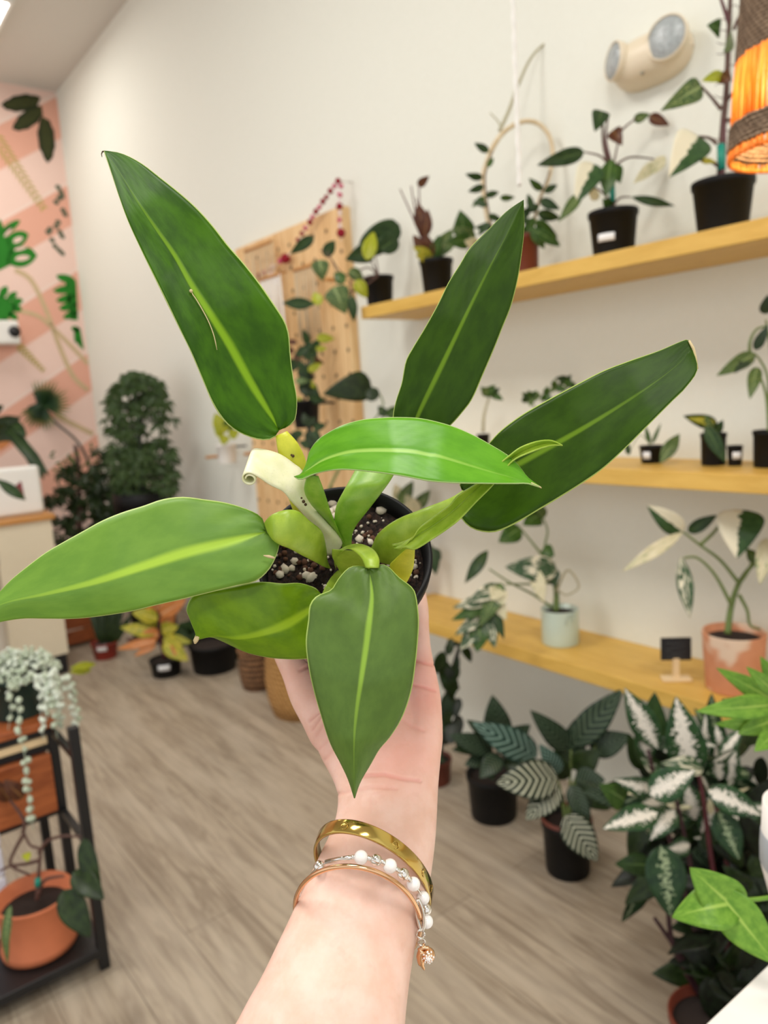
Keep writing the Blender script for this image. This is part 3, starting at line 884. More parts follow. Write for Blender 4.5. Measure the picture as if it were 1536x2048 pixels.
def leaf_pts(b, p, q, wid, shape='ovate', roll=0, arch=.12, fold=.12, n=16, m=4, split=0, vd=None, lobe=0):
    a = q-p; L = a.length; a = a/L
    vd = vd or ((p+q)/2-CAM).normalized()
    s = a.cross(vd)
    if s.length < 1e-3: s = a.cross(UP)
    s.normalize()
    s = (Matrix.Rotation(roll, 3, a) @ s); nrm = s.cross(a)
    if nrm.dot(vd) > 0: nrm = -nrm
    rows = []
    for i in range(n+1):
        t = i/n; w = wid*max(.0, SHAPES[shape](t))*.5
        if split: w *= 1-.55*max(0, math.sin(t*PI*split*2))**3*(0 < t < .93)
        row = []
        for j in range(-m, m+1):
            u = j/m
            back = -lobe*L*abs(u)**1.5*max(0, 1-t*3)
            row.append(p+a*(L*t+back)+s*(u*w)+nrm*(arch*L*4*t*(1-t)*.5-arch*L*t*t*.4+fold*w*abs(u)**1.3+.02*L*math.sin(t*14)*u*u*.3))
        rows.append(row)
    b.grid(rows, uv=True)
    return b


def pl(par, x0, y0, x1, y1, w, mat, d0, d1=None, shape='ovate', name='leaf', **k):
    """one leaf as a part: base and tip given where the photo shows them, at camera distance d"""
    d1 = d0 if d1 is None else d1
    p, q = P(x0, y0, d0), P(x1, y1, d1)
    return leaf_pts(MB(), p, q, w*(d0+d1)/2/F, shape, **k).build(name, M_[mat], par, solid=.0006)


def stem(par, pts, r, mat, d=None, name='stem', seg=7):
    pp = [P(*(q if len(q) == 3 else (*q, d))) for q in pts]
    n = max(6, len(pts)*5)
    return MB().tube(cr([tuple(p) for p in pp], n), [r*(1.15-.5*i/(n-1)) for i in range(n)], seg).build(name, M_[mat], par)


def pot(par, c, rt, rb, h, mat, rim=True, soil=True, name='pot', base=None):
    z0 = base if base is not None else c.z-h
    o = Vector((c.x, c.y, z0)); h = c.z-z0
    lip = .12*h if rim else .03*h
    e = .05*rt if rim else 0
    prof = [(0, 0), (rb, 0), (rb+.02*rt, .03*h), (rt-e, h-lip-.001), (rt, h-lip), (rt+.01*rt, h-.003), (rt*.985, h), (rt*.93, h-.002), (rt*.90, h*.86), (0, h*.86)]
    ob = MB().lathe(prof, o, 40).build(name, M_[mat], par)
    if soil: MB().lathe([(rt*.905, h*.862), (rt*.5, h*.885), (0, h*.875)], o, 28).build('soil', M_['soil'], par)
    return ob


def label_on(par, x, y, w, h, c, r, tilt=0):
    """small paper label wrapped on a round pot of centre c and radius r, at the photo point (x, y)"""
    d = ray(x, y)
    # intersect with the vertical cylinder
    ox, oy = CAM.x-c.x, CAM.y-c.y; A = d.x**2+d.y**2; B = ox*d.x+oy*d.y; Cc = ox*ox+oy*oy-r*r
    disc = B*B-A*Cc
    t = (-B-math.sqrt(max(0, disc)))/A; p = CAM+d*t; a0 = math.atan2(p.y-c.y, p.x-c.x)
    dd = depth(p); W, H = w*dd/F, h*dd/F
    rows = []
    for i in range(2):
        rows.append([Vector((c.x+math.cos(a0+k/8*W/r)*(r+.0012), c.y+math.sin(a0+k/8*W/r)*(r+.0012), p.z+(i-.5)*H)) for k in range(-4, 5)])
    return MB().grid(rows).build('label', M_['label'], par, solid=.0006)


# ------------------------------------------------------------------ shelves
XW = 2.15
for nm, z, y0, y1, lab in (('wall_shelf', 1.855, -1.2, 2.46, 'long honey-coloured wooden wall shelf, the highest of three'), ('wall_shelf', 1.25, -1.2, 2.46, 'honey-coloured wooden wall shelf in the middle, with the tiny black pots'), ('wall_shelf', .617, -1.2, 2.46, 'lowest honey-coloured wooden wall shelf, under the mint pot and small black sign')):
    o = MB().box((1.85, y0, z-.048), (XW, y1, z)).build(nm, M_['shelf'], smooth=False, bevel=.003)
    tag(o, lab, 'shelf', 'three floating wall shelves')
ZT, ZM, ZL = 1.8555, 1.2505, .6175


def shelf_pot(name, label, cat, rim, X, z, rpx, mat, taper=.78, grp=None, rimlip=True, soil=True):
    c = onX(*rim, X); d = depth(c); r = rpx*d/F
    t = thing(name, label, cat, Vector((c.x, c.y, z)), grp)
    pot(t, c, r, r*taper, None, mat, rimlip, soil, base=z) if False else pot(t, c, r, r*taper, 0, mat, rimlip, soil, base=z)
    return t, c, d, r


G1 = 'potted plants on the highest shelf'
# trailing pothos at the far end
t, c, D, r = shelf_pot('potted_pothos', 'trailing green and yellow heart-leaf plant at the far end of the highest shelf', 'potted plant', (757, 553), 1.99, ZT, 30, 'black_pot', .8, G1)
for a in ((720, 505, 800, 448, 56, 'l_dark', -.02, 'round'), (733, 520, 748, 462, 32, 'l_lime', -.17, 'ovate'), (747, 500, 690, 520, 40, 'l_dark', -.1, 'heart'), (628, 473, 580, 508, 24, 'l_dark', -.15, 'ovate'), (639, 520, 645, 562, 36, 'l_marb', -.15, 'heart'), (648, 513, 670, 480, 26, 'l_dark', -.05, 'ovate'), (668, 574, 692, 628, 50, 'l_marb', -.15, 'heart'), (630, 608, 564, 606, 24, 'l_dark', -.2, 'lance'), (703, 588, 708, 644, 20, 'l_dark', -.15, 'lance'), (712, 560, 734, 596, 28, 'l_lime', -.15, 'ovate'), (640, 610, 628, 584, 24, 'l_lime', -.15, 'ovate'), (698, 540, 728, 560, 26, 'l_marb', -.12, 'ovate'), (760, 500, 795, 475, 40, 'l_dark', -.05, 'round'), (690, 565, 668, 545, 26, 'l_green', -.15, 'ovate')):
    pl(t, *a[:5], a[5], D+a[6], D+a[6]+.02, a[7])
for q in ([(757, 552), (740, 520), (720, 505)], [(755, 552), (735, 535), (690, 550), (660, 515), (640, 500)], [(752, 553), (722, 560), (700, 590), (690, 580), (655, 500)], [(755, 553), (715, 580), (670, 585), (630, 608)], [(757, 552), (752, 520), (747, 500)], [(700, 560), (704, 590)]):
    stem(t, q, .003, 'stem_brown', D-.1)
# red-stemmed plant
t, c, D, r = shelf_pot('potted_philodendron', 'small plant with bare magenta stems and a red new leaf on the highest shelf', 'potted plant', (872, 519), 1.99, ZT, 34, 'black_pot', .78, G1)
for q in ([(866, 518), (850, 480), (836, 450), (822, 372)], [(868, 518), (848, 470), (840, 420), (838, 372)], [(866, 518), (845, 480), (828, 440), (800, 378)], [(862, 518), (848, 490), (843, 440), (832, 396)]):
    stem(t, q, .0035, 'stem_red', D-.02)
for a in ((836, 372, 858, 352, 18, 'l_brown', 'ovate'), (848, 470, 836, 405, 30, 'l_brown', 'lance'), (848, 480, 856, 418, 26, 'l_brown', 'lance'), (858, 515, 826, 470, 30, 'l_brown', 'ovate'), (860, 518, 832, 510, 22, 'l_yellow', 'ovate'), (862, 515, 850, 465, 26, 'l_brown', 'ovate'), (872, 512, 905, 458, 36, 'l_marb', 'ovate'), (868, 515, 878, 470, 26, 'l_green', 'ovate'), (866, 514, 826, 494, 20, 'l_yellow', 'lance'), (880, 498, 912, 486, 26, 'l_marb', 'ovate')):
    pl(t, *a[:5], a[5], D-.02, D-.06, a[6])
# hoya trained on a hoop
t, c, D, r = shelf_pot('potted_hoya', 'vine trained round a pale wooden hoop in a terracotta pot on the highest shelf', 'potted plant', (1044, 472), 1.99, ZT, 34, 'rust_pot', .85, G1)
stem(t, [(985, 470), (975, 432), (969, 392), (967, 352), (974, 325), (985, 296), (1004, 268), (1028, 250), (1053, 242), (1078, 248), (1097, 269), (1105, 298), (1103, 331), (1095, 364), (1078, 402), (1062, 470)], .0085, 'hoop', D, 'hoop', 10)
stem(t, [(999, 262), (1018, 220), (1034, 176), (1057, 124), (1080, 95), (1104, 78)], .0055, 'stem_pale', D+.015, 'tendril')
stem(t, [(1004, 272), (998, 246), (980, 226)], .003, 'stem_pale', D+.015, 'tendril')
rr = random.Random(3)
for (x, y, ang, L) in ((978, 303, 150, 34), (966, 355, 170, 36), (968, 372, 200, 34), (970, 392, 15, 30), (970, 395, 215, 32), (974, 412, 160, 30), (976, 430, -20, 30), (978, 445, 230, 34), (984, 455, 180, 34), (988, 462, 60, 30), (975, 335, 60, 24), (1000, 395, 0, 30), (1085, 380, 140, 36), (1088, 385, 30, 32), (1080, 400, -25, 44), (1078, 412, 200, 36), (1075, 425, -15, 48), (1072, 440, -40, 56), (1068, 450, 215, 40), (1064, 455, -60, 50), (1066, 435, 250, 44), (1060, 430, 160, 40), (1070, 462, -30, 60), (1058, 460, 200, 46), (1062, 420, 100, 34), (1056, 448, 120, 36)):
    a = math.radians(ang)
    pl(t, x, y, x+L*math.cos(a), y-L*math.sin(a), L*.48, 'l_dark' if rr.random() < .7 else 'l_green', D-.02-rr.random()*.05, D-.05, 'ovate', roll=rr.uniform(-.5, .5))
stem(t, [(1062, 468), (1070, 430), (1084, 385), (1100, 340)], .0025, 'stem_brown', D-.01)
stem(t, [(984, 466), (974, 400), (970, 350), (985, 300)], .0025, 'stem_brown', D-.01)
# heart leaf plant just beside the hoya (its pot stands behind the tall leaf)
t, c, D, r = shelf_pot('potted_vine', 'small green heart-leaved plant half hidden beside the wooden hoop', 'potted plant', (960, 500), 1.99, ZT, 26, 'rust_pot', .8, G1)
for a in ((930, 470, 920, 420, 44, 'l_green', 'heart'), (945, 480, 895, 484, 34, 'l_green', 'ovate'), (955, 490, 930, 482, 26, 'l_cream', 'ovate'), (950, 478, 905, 455, 30, 'l_marb', 'ovate')):
    pl(t, *a[:5], a[5], D-.04, D-.08, a[6])
stem(t, [(960, 498), (945, 480), (930, 470)], .0025, 'stem_green', D-.03)
# variegated climber
t, c, D, r = shelf_pot('potted_philodendron', 'variegated climber in a black pot with a white label, on the highest shelf', 'potted plant', (1226, 422), 1.99, ZT, 49, 'black_pot', .78, G1)
label_on(t, 1212, 474, 34, 15, c, r*.90)
stem(t, [(1227, 420), (1224, 385), (1219, 340), (1207, 290), (1205, 240)], .0058, 'stem_brown', D)
stem(t, [(1222, 380), (1222, 330), (1212, 280), (1216, 232)], .0045, 'stem_red', D)
MB().tube([P(1225, 404, D-.006), P(1224, 368, D-.006)], .0085, 10).build('tie_tape', M_['teal_tape'], t)
for q in ([(1238, 266), (1255, 250), (1272, 237)], [(1224, 335), (1255, 316), (1285, 315), (1316, 320)], [(1218, 330), (1200, 312), (1168, 304)], [(1226, 412), (1240, 396), (1262, 394)], [(1222, 350), (1235, 290), (1240, 268)], [(1226, 410), (1205, 385), (1180, 372), (1168, 380)]):
    stem(t, q, .0032, 'stem_brown', D-.01)
for a in ((1204, 222, 1190, 262, 36, 'l_dark', 'heart', 0), (1267, 240, 1300, 228, 20, 'l_marb', 'ovate', 0), (1298, 232, 1338, 250, 24, 'l_brown', 'ovate', 0), (1226, 260, 1244, 290, 30, 'l_brown', 'heart', 0), (1222, 318, 1212, 392, 36, 'l_green', 'lance', -.02), (1168, 304, 1076, 330, 34, 'l_dark', 'ovate', -.04), (1188, 328, 1150, 408, 56, 'l_half', 'heart', -.05), (1166, 382, 1118, 442, 24, 'l_marb', 'lance', -.06), (1316, 322, 1268, 366, 24, 'l_cream', 'lance', -.02), (1262, 394, 1350, 412, 18, 'l_dark', 'lance', -.03), (1330, 312, 1300, 350, 24, 'l_cream', 'lance', -.02), (1232, 330, 1240, 366, 24, 'l_green', 'ovate', 0), (1222, 415, 1206, 398, 22, 'l_green', 'ovate', -.02), (1195, 400, 1178, 372, 20, 'l_cream', 'ovate', -.04)):
    pl(t, *a[:5], a[5], D+a[7], D+a[7]-.03, a[6])
# tall climber
t, c, D, r = shelf_pot('potted_philodendron', 'tall variegated climber on a dark stake in the largest black pot, next to the lamp', 'potted plant', (1446, 361), 1.99, ZT, 60, 'black_pot', .76, G1)
stem(t, [(1440, 356), (1443, 300), (1447, 240), (1453, 180), (1456, 100), (1459, 34), (1462, -40)], .008, 'stem_brown', D)
stem(t, [(1444, 356), (1448, 300), (1449, 240)], .006, 'stem_red', D-.01)
stem(t, [(1458, 46), (1448, 16), (1436, -20)], .005, 'stem_red', D)
MB().tube([P(1443, 340, D-.01), P(1442, 290, D-.01)], .010, 10).build('tie_tape', M_['teal_tape'], t)
for q in ([(1442, 219), (1424, 196), (1402, 172)], [(1455, 199), (1470, 182), (1488, 168)], [(1468, 58), (1482, 30), (1513, 12)], [(1434, 288), (1418, 276), (1394, 273)], [(1436, 332), (1420, 322), (1396, 320)], [(1450, 240), (1475, 238), (1496, 230)]):
    stem(t, q, .0042, 'stem_brown', D-.01)
rg = random.Random(8)
for k in range(14):
    y = 20+k*22+rg.uniform(-6, 6); sd = rg.choice((-1, 1)); x = 1460-(y/356)*18
    stem(t, [(x, y), (x+sd*12, y+rg.uniform(-8, 4)), (x+sd*22, y+rg.uniform(-8, 8))], .0012, 'stem_brown', D, 'root', 5)
for a in ((1462, 58, 1450, 104, 54, 'l_marb', 'heart', -.02, 1.9), (1402, 172, 1324, 220, 46, 'l_marb', 'heart', -.04, 0), (1448, 152, 1406, 160, 26, 'l_lime', 'ovate', -.01, .4), (1442, 150, 1462, 162, 30, 'l_brown', 'ovate', -.02, 0), (1396, 272, 1340, 352, 78, 'l_half', 'heart', -.06, 0), (1400, 320, 1432, 324, 12, 'l_yellow', 'lance', 0, 0), (1470, 312, 1520, 346, 22, 'l_dark', 'lance', -.04, 0), (1490, 240, 1466, 238, 16, 'l_green', 'lance', 0, 0), (1440, 60, 1416, 50, 34, 'l_green', 'heart', -.03, .5), (1512, 20, 1536, 60, 40, 'l_green', 'heart', -.02, 0)):
    pl(t, *a[:5], a[5], D+a[7], D+a[7]-.04, a[6], roll=a[8])

# ------------------------------------------------------------------ middle shelf
G2 = 'small plants on the middle shelf'
t, c, D, r = shelf_pot('potted_sprout', 'thin-stemmed little plant with a nodding head on the middle shelf', 'potted plant', (966, 868), 2.02, ZM, 13, 'black_pot', .85, G2)
stem(t, [(966, 864), (968, 830), (978, 795)], .006, 'stem_pale', D)
for a in ((970, 792, 990, 770, 22, 'l_green'), (978, 790, 962, 774, 20, 'l_marb'), (982, 786, 1006, 800, 16, 'l_green'), (980, 790, 1000, 776, 14, 'l_dark')):
    pl(t, *a[:5], a[5], D-.02, D-.05)
t, c, D, r = shelf_pot('potted_fern', 'lobed dark green plant rising behind the torn broad leaf, on the middle shelf', 'potted plant', (1085, 878), 2.02, ZM, 26, 'black_pot', .85, G2)
rr = random.Random(5)
for k in range(26):
    x, y = rr.choice(((1062, 795), (1050, 806), (1076, 785), (1092, 790), (1110, 775), (1135, 758), (1140, 765), (1105, 800)))
    a = rr.uniform(0, 6.28); L = rr.uniform(14, 26)
    pl(t, x, y, x+L*math.cos(a), y+L*math.sin(a)*.7, L*.6, rr.choice(('l_green', 'l_dark', 'l_marb')), D-.03, D-.05)
for q in ([(1085, 880), (1075, 830), (1062, 798)], [(1087, 880), (1110, 820), (1135, 765)], [(1084, 880), (1085, 830), (1090, 795)]): stem(t, q, .003, 'stem_green', D-.02)
t, c, D, r = shelf_pot('potted_seedling', 'tiny plant with one slanting marbled leaf in a labelled pot, middle shelf', 'potted plant', (1303, 891), 2.02, ZM, 24, 'black_pot', .8, G2)
label_on(t, 1293, 911, 15, 14, c, r*.9)
pl(t, 1320, 926, 1360, 866, 28, 'l_marb', D-.08, D-.07, 'lance'); pl(t, 1258, 910, 1252, 880, 12, 'l_dark', D-.03)
pl(t, 1300, 888, 1290, 850, 10, 'l_green', D); pl(t, 1304, 888, 1322, 846, 8, 'l_green', D)
stem(t, [(1302, 892), (1280, 870), (1258, 905)], .0014, 'stem_green', D)
t, c, D, r = shelf_pot('potted_aglaonema', 'plant with a yellow-edged leaf tipping over a tall black pot on the middle shelf', 'potted plant', (1427, 866), 2.02, ZM, 25, 'black_pot', .9, G2)
for a in ((1434, 850, 1368, 832, 30, 'l_dark', 0), (1430, 846, 1376, 836, 16, 'l_yellow', -.02), (1412, 852, 1452, 926, 30, 'l_dark', -.08), (1420, 862, 1410, 830, 22, 'l_marb', -.02), (1432, 866, 1446, 840, 18, 'l_dark', 0)):
    pl(t, *a[:5], a[5], D+a[6]-.02, D+a[6]-.04, 'ovate')
t, c, D, r = shelf_pot('nursery_pot', 'very small labelled black pot beside the tall black pot on the middle shelf', 'pot', (1470, 891), 2.02, ZM, 15, 'black_pot', .85, 'small empty pots')
label_on(t, 1474, 911, 16, 14, c, r*.92)
t, c, D, r = shelf_pot('potted_calathea', 'arching striped plant in a black pot cut off by the edge, middle shelf', 'potted plant', (1540, 860), 2.02, ZM, 32, 'black_pot', .9, G2)
for a in ((1509, 708, 1436, 750, 34, 'l_marb', 'ovate'), (1514, 734, 1500, 796, 28, 'l_marb', 'ovate'), (1510, 700, 1536, 650, 22, 'l_cala_d', 'ovate'), (1530, 628, 1536, 590, 26, 'l_cala_d', 'ovate'), (1500, 712, 1470, 745, 20, 'l_cala_d', 'ovate')):
    pl(t, *a[:5], a[5], D-.06, D-.1, a[6])
for q in ([(1538, 862), (1532, 790), (1514, 735)], [(1540, 862), (1536, 760), (1520, 720), (1506, 706)], [(1500, 712), (1500, 684), (1512, 660), (1532, 652)], [(1542, 862), (1545, 740), (1532, 640)]): stem(t, q, .004, 'stem_green', D-.04)

# ------------------------------------------------------------------ lowest shelf
G3 = 'plants on the lowest shelf'
t, c, D, r = shelf_pot('potted_monstera', 'white-marbled split-leaf plant in a pale mint mug-like pot on the lowest shelf', 'potted plant', (1119, 1216), 1.99, ZL, 37, 'mint', .97, G3, False)
# grey mark on the pot
b = MB()
for pts in ([(1133, 1250), (1133, 1226), (1146, 1246), (1146, 1224)], [(1135, 1232), (1150, 1230)]):
    b.tube([CAM+ray(x, y)*(depth(c)-r*.93) for x, y in pts], .0016, 6)
b.build('printed_mark', plain('grey_print', C(168, 184, 172), .5), t)
stem(t, [(1112, 1222), (1112, 1180), (1104, 1140), (1096, 1100)], .010, 'stem_green', D)
for q in ([(1108, 1165), (1090, 1100), (1095, 1060), (1080, 1026)], [(1104, 1215), (1068, 1190), (1020, 1165), (978, 1138)], [(1106, 1165), (1060, 1168), (1010, 1168)], [(1100, 1130), (1060, 1080), (1035, 1050)], [(1112, 1185), (1135, 1140), (1158, 1172), (1134, 1190), (1116, 1180)]):
    stem(t, q, .0042, 'stem_green' if q[0] != (1112, 1185) else 'stem_pale', D-.02)
for a in ((1114, 1140, 1012, 1134, 56, 'l_var', 'ovate', -.06, 0), (1066, 1130, 1088, 1205, 30, 'l_cream', 'lance', -.07, 0), (976, 1100, 930, 1166, 26, 'l_dark', 'lance', -.05, 0), (1040, 1056, 998, 1084, 44, 'l_green', 'ovate', -.05, 0), (1078, 1030, 1046, 1050, 40, 'l_green', 'heart', -.02, 0), (1086, 1096, 1108, 1112, 30, 'l_green', 'ovate', -.02, 0), (1100, 1140, 1110, 1172, 36, 'l_dark', 'ovate', -.02, 0), (1082, 1040, 1062, 1000, 40, 'l_marb', 'ovate', 0, 0)):
    pl(t, *a[:5], a[5], D+a[7], D+a[7]-.04, a[6], split=a[8], n=40 if a[8] else 16)
for x0, y0, x1, y1, w, mt in ((1000, 1172, 938, 1204, 34, 'l_var'), (990, 1192, 906, 1216, 30, 'l_var'), (982, 1206, 904, 1240, 30, 'l_green'), (972, 1226, 910, 1270, 30, 'l_var'), (962, 1246, 920, 1300, 38, 'l_var'), (962, 1240, 954, 1304, 44, 'l_green'), (972, 1226, 990, 1296, 34, 'l_var'), (982, 1206, 1008, 1278, 26, 'l_dark'), (988, 1192, 1012, 1240, 30, 'l_cream'), (996, 1180, 1006, 1210, 34, 'l_cream'), (1000, 1172, 984, 1200, 40, 'l_cream'), (1004, 1166, 960, 1252, 40, 'l_marb')):
    pl(t, x0, y0, x1, y1, w, mt, D-.10, D-.14, 'ovate', name='leaf_lobe')
# small sign
p0 = onZ(1352, 1360, ZL); d = depth(p0)
t = thing('tabletop_sign', 'little black chalkboard sign on a pale wooden foot, on the lowest shelf', 'sign', p0)
rx = Vector((RT.x, RT.y, 0)).normalized(); rx = (Matrix.Rotation(-.12, 3, 'Z') @ rx); ry = Vector((-rx.y, rx.x, 0)); uz = Vector((0, 0, 1))


def obox(o, hx, hy, z0, z1, ang=0):
    ax_ = Matrix.Rotation(ang, 3, 'Z') @ rx; ay_ = Vector((-ax_.y, ax_.x, 0))
    b = MB(); b.add([o+ax_*sx*hx+ay_*sy*hy+uz*z for sx in (-1, 1) for sy in (-1, 1) for z in (z0, z1)], [(0, 1, 3, 2), (4, 6, 7, 5), (0, 4, 5, 1), (2, 3, 7, 6), (0, 2, 6, 4), (1, 5, 7, 3)]); return b


s_ = d/F
obox(p0, 28*s_, 13*s_, 0, 6*s_).build('foot', M_['pine'], t, False, bevel=.002)
obox(p0, 6*s_, 3*s_, 6*s_, 46*s_).build('post', M_['pine'], t, False)
bo = p0-uz*0
bd = obox(bo, 29*s_, 2.4*s_, 42*s_, 88*s_); bd.build('board', M_['chalk'], t, False, bevel=.001)
b = MB()
rs = random.Random(2)
for k in range(4):
    z = (50+k*9)*s_; x = -20*s_
    pts = []
    for j in range(14): pts.append(bo+rx*(x+j*3*s_)-ry*(2.8*s_)+uz*(z+rs.uniform(-2, 2)*s_))
    b.tube(pts, .00035, 5)
b.build('chalk_scribble', plain('grey_chalk', C(120, 122, 124), .9), t)
# terracotta pot with half-moon leaves
t, c, D, r = shelf_pot('potted_monstera', 'plant with half cream half green leaves in a terracotta pot, lowest shelf', 'potted plant', (1468, 1262), 2.0, ZL, 60, 'terracotta', .86, G3, False)


def weathered():
    q = NT('weathered_terracotta'); nz = q.noise(q.coord(), 9, 3)
    x, y, z = q.sep(q.coord())
    col = q.mix(q.noise(q.coord(), 30, 3), C(196, 130, 92), C(216, 152, 114))
    q.base(q.mix(q.ramp(q.noise(q.mapping(q.coord(), (1, 1, 1.4)), 9, 2), .5, .62, 0, .75), col, C(232, 214, 190))); q.set(Roughness=.75); return q.m


[ch for ch in t.children if ch.name.startswith('pot')][0].data.materials[0] = weathered()
stem(t, [(1455, 1268), (1462, 1215), (1474, 1175), (1492, 1145), (1512, 1124)], .0085, 'stem_green', D)
for q in ([(1476, 1164), (1440, 1120), (1400, 1090), (1364, 1062)], [(1462, 1209), (1430, 1150), (1395, 1116), (1368, 1116)], [(1484, 1160), (1500, 1135), (1505, 1110)], [(1478, 1190), (1494, 1220), (1500, 1250), (1520, 1258)], [(1510, 1128), (1520, 1100), (1530, 1080)], [(1400, 1090), (1430, 1062), (1450, 1030)]):
    stem(t, q, .0048, 'stem_green', D-.02)
for a in ((1482, 1020, 1474, 1116, 88, 'l_half', 'heart', -.08), (1366, 1064, 1246, 1142, 26, 'l_cream', 'lance', -.05), (1366, 1064, 1296, 1012, 46, 'l_half', 'ovate', -.03), (1362, 1112, 1380, 1236, 32, 'l_var', 'lance', -.05), (1376, 1064, 1434, 1030, 28, 'l_dark', 'ovate', .0), (1534, 1076, 1520, 1168, 34, 'l_cream', 'ovate', -.1), (1512, 1120, 1494, 1098, 26, 'l_green', 'ovate', -.02)):
    pl(t, *a[:5], a[5], D+a[7], D+a[7]-.04, a[6])
# plant hidden mostly by the held pot
t, c, D, r = shelf_pot('potted_vine', 'pale spotted plant mostly hidden behind the held pot, on the lowest shelf', 'potted plant', (800, 1120), 1.99, ZL, 34, 'terracotta', .85, G3)
for a in ((800, 1010, 826, 962, 30, 'l_marb', 'ovate'), (830, 1020, 860, 980, 28, 'l_marb', 'ovate'), (800, 1000, 790, 968, 26, 'l_cream', 'ovate'), (835, 1030, 812, 990, 34, 'l_cream', 'ovate'), (862, 1090, 872, 1150, 26, 'l_dark', 'lance'), (845, 1060, 850, 1024, 24, 'l_green', 'ovate'), (868, 1096, 882, 1120, 16, 'l_dark', 'lance')):
    pl(t, *a[:5], a[5], D-.03, D-.06, a[6])
for q in ([(800, 1125), (815, 1060), (820, 1000)], [(802, 1125), (840, 1070), (864, 1092)]): stem(t, q, .003, 'stem_green', D-.03)


# ------------------------------------------------------------------ plants on the floor
def floor_pot(name, label, base_px, rim_px, rpx, mat, taper=.8, cat='potted plant', grp=None, soil=True, up=18):
    b0 = onZ(base_px[0], base_px[1]-up, 0); D = depth(b0)
    # rim: on the vertical through the base centre
    lo_, hi_ = 0, 2
    for _ in range(40):
        m_ = (lo_+hi_)/2
        if pix(b0+Vector((0, 0, m_)))[1] > rim_px: lo_ = m_
        else: hi_ = m_
    r = rpx*D/F
    t = thing(name, label, cat, b0, grp)
    pot(t, b0+Vector((0, 0, lo_)), r, r*taper, 0, mat, True, soil, base=0)
    return t, b0+Vector((0, 0, lo_)), D, r


G4 = 'plants in pots on the floor'
t, c, D, r = floor_pot('potted_rubber_plant', 'dark leggy plant in a dull red pot on the floor beside the hand', (872, 1580), 1515, 34, 'rust_pot', .82, grp=G4)
stem(t, [(878, 1518), (886, 1440), (900, 1360), (920, 1290)], .012, 'stem_dark', D)
rr = random.Random(4)
for k in range(26):
    y = 1285+k*8.5; x = 905-(y-1285)*.1+rr.uniform(-22, 26); a = rr.uniform(-2.6, -.4)+rr.choice((0, 2.4)); L = rr.uniform(36, 62)
    pl(t, x, y, x+L*math.cos(a)*.6, y-L*math.sin(a), L*.5, rr.choice(('l_palm', 'l_cala_d', 'l_palm', 'stem_dark')), D-.05-rr.random()*.1, D-.1, roll=rr.uniform(-.6, .6))
t, c, D, r = floor_pot('potted_calathea', 'dark plant with a bluish pinstriped leaf in a black pot near the hand', (988, 1646), 1545, 52, 'black_pot', .85, grp=G4)
for a in ((1000, 1480, 985, 1392, 60, 'l_cala_d', 'ovate', -.02, 0), (1075, 1512, 946, 1446, 66, 'l_cala_b', 'ovate', -.1, 0), (985, 1500, 900, 1470, 46, 'l_cala_d', 'ovate', -.08, 0), (990, 1490, 935, 1440, 40, 'l_cala_d', 'ovate', -.02, .5), (1010, 1490, 1060, 1450, 44, 'l_cala_d', 'ovate', 0, 0), (980, 1510, 930, 1530, 40, 'l_cala_d', 'ovate', -.05, 0), (1000, 1510, 960, 1556, 44, 'l_cala_d', 'ovate', -.12, 0), (1010, 1510, 1050, 1545, 40, 'l_palm', 'ovate', -.1, 0), (980, 1490, 905, 1500, 36, 'l_palm', 'ovate', -.05, 0), (1000, 1495, 1020, 1440, 40, 'l_palm', 'ovate', 0, 0), (975, 1520, 985, 1560, 40, 'l_palm', 'ovate', -.1, 0)):
    pl(t, *a[:5], a[5], D+a[7]-.03, D+a[7]-.08, a[6], roll=a[8])
for q in ([(988, 1548), (996, 1510), (1000, 1470)], [(990, 1548), (1000, 1520), (1070, 1512)], [(985, 1548), (980, 1520), (985, 1500)], [(988, 1548), (1004, 1515), (1012, 1495)]): stem(t, q, .005, 'stem_dark', D-.05)
t, c, D, r = floor_pot('potted_calathea', 'plant with boldly pinstriped pale leaves drooping over its black floor pot', (1136, 1756), 1636, 50, 'black_pot', .84, grp=G4)
MB().lathe([(r*.9, -.045), (r*1.0, 0), (r*.96, .012), (r*.9, .0)], c, 30).build('inner_pot', M_['rust_pot'], t)
for a in ((1115, 1556, 994, 1566, 84, 'l_cala', 'ovate', -.14, 0), (1116, 1570, 1052, 1640, 62, 'l_cala', 'ovate', -.14, 0), (1130, 1630, 1196, 1724, 70, 'l_cala', 'ovate', -.16, 0), (1140, 1500, 1062, 1422, 50, 'l_cala_d', 'ovate', 0, 0), (1146, 1490, 1246, 1378, 62, 'l_cala_d', 'ovate', -.02, 0), (1180, 1500, 1262, 1470, 56, 'l_cala_d', 'ovate', -.02, 0), (1120, 1545, 1080, 1490, 40, 'l_cala_b', 'ovate', -.1, 0), (1150, 1540, 1200, 1500, 54, 'l_palm', 'ovate', -.04, 0), (1150, 1560, 1210, 1560, 54, 'l_cala_d', 'ovate', -.06, 0), (1140, 1540, 1150, 1440, 60, 'l_cala_d', 'ovate', .02, 0), (1150, 1570, 1220, 1620, 50, 'l_palm', 'ovate', -.1, 0), (1140, 1570, 1180, 1650, 44, 'l_cala_d', 'ovate', -.12, 0), (1130, 1560, 1110, 1500, 36, 'l_palm', 'ovate', -.04, 0), (1120, 1580, 1090, 1620, 40, 'l_palm', 'ovate', -.1, 0)):
    pl(t, *a[:5], a[5], D+a[7]-.03, D+a[7]-.08, a[6], roll=a[8])
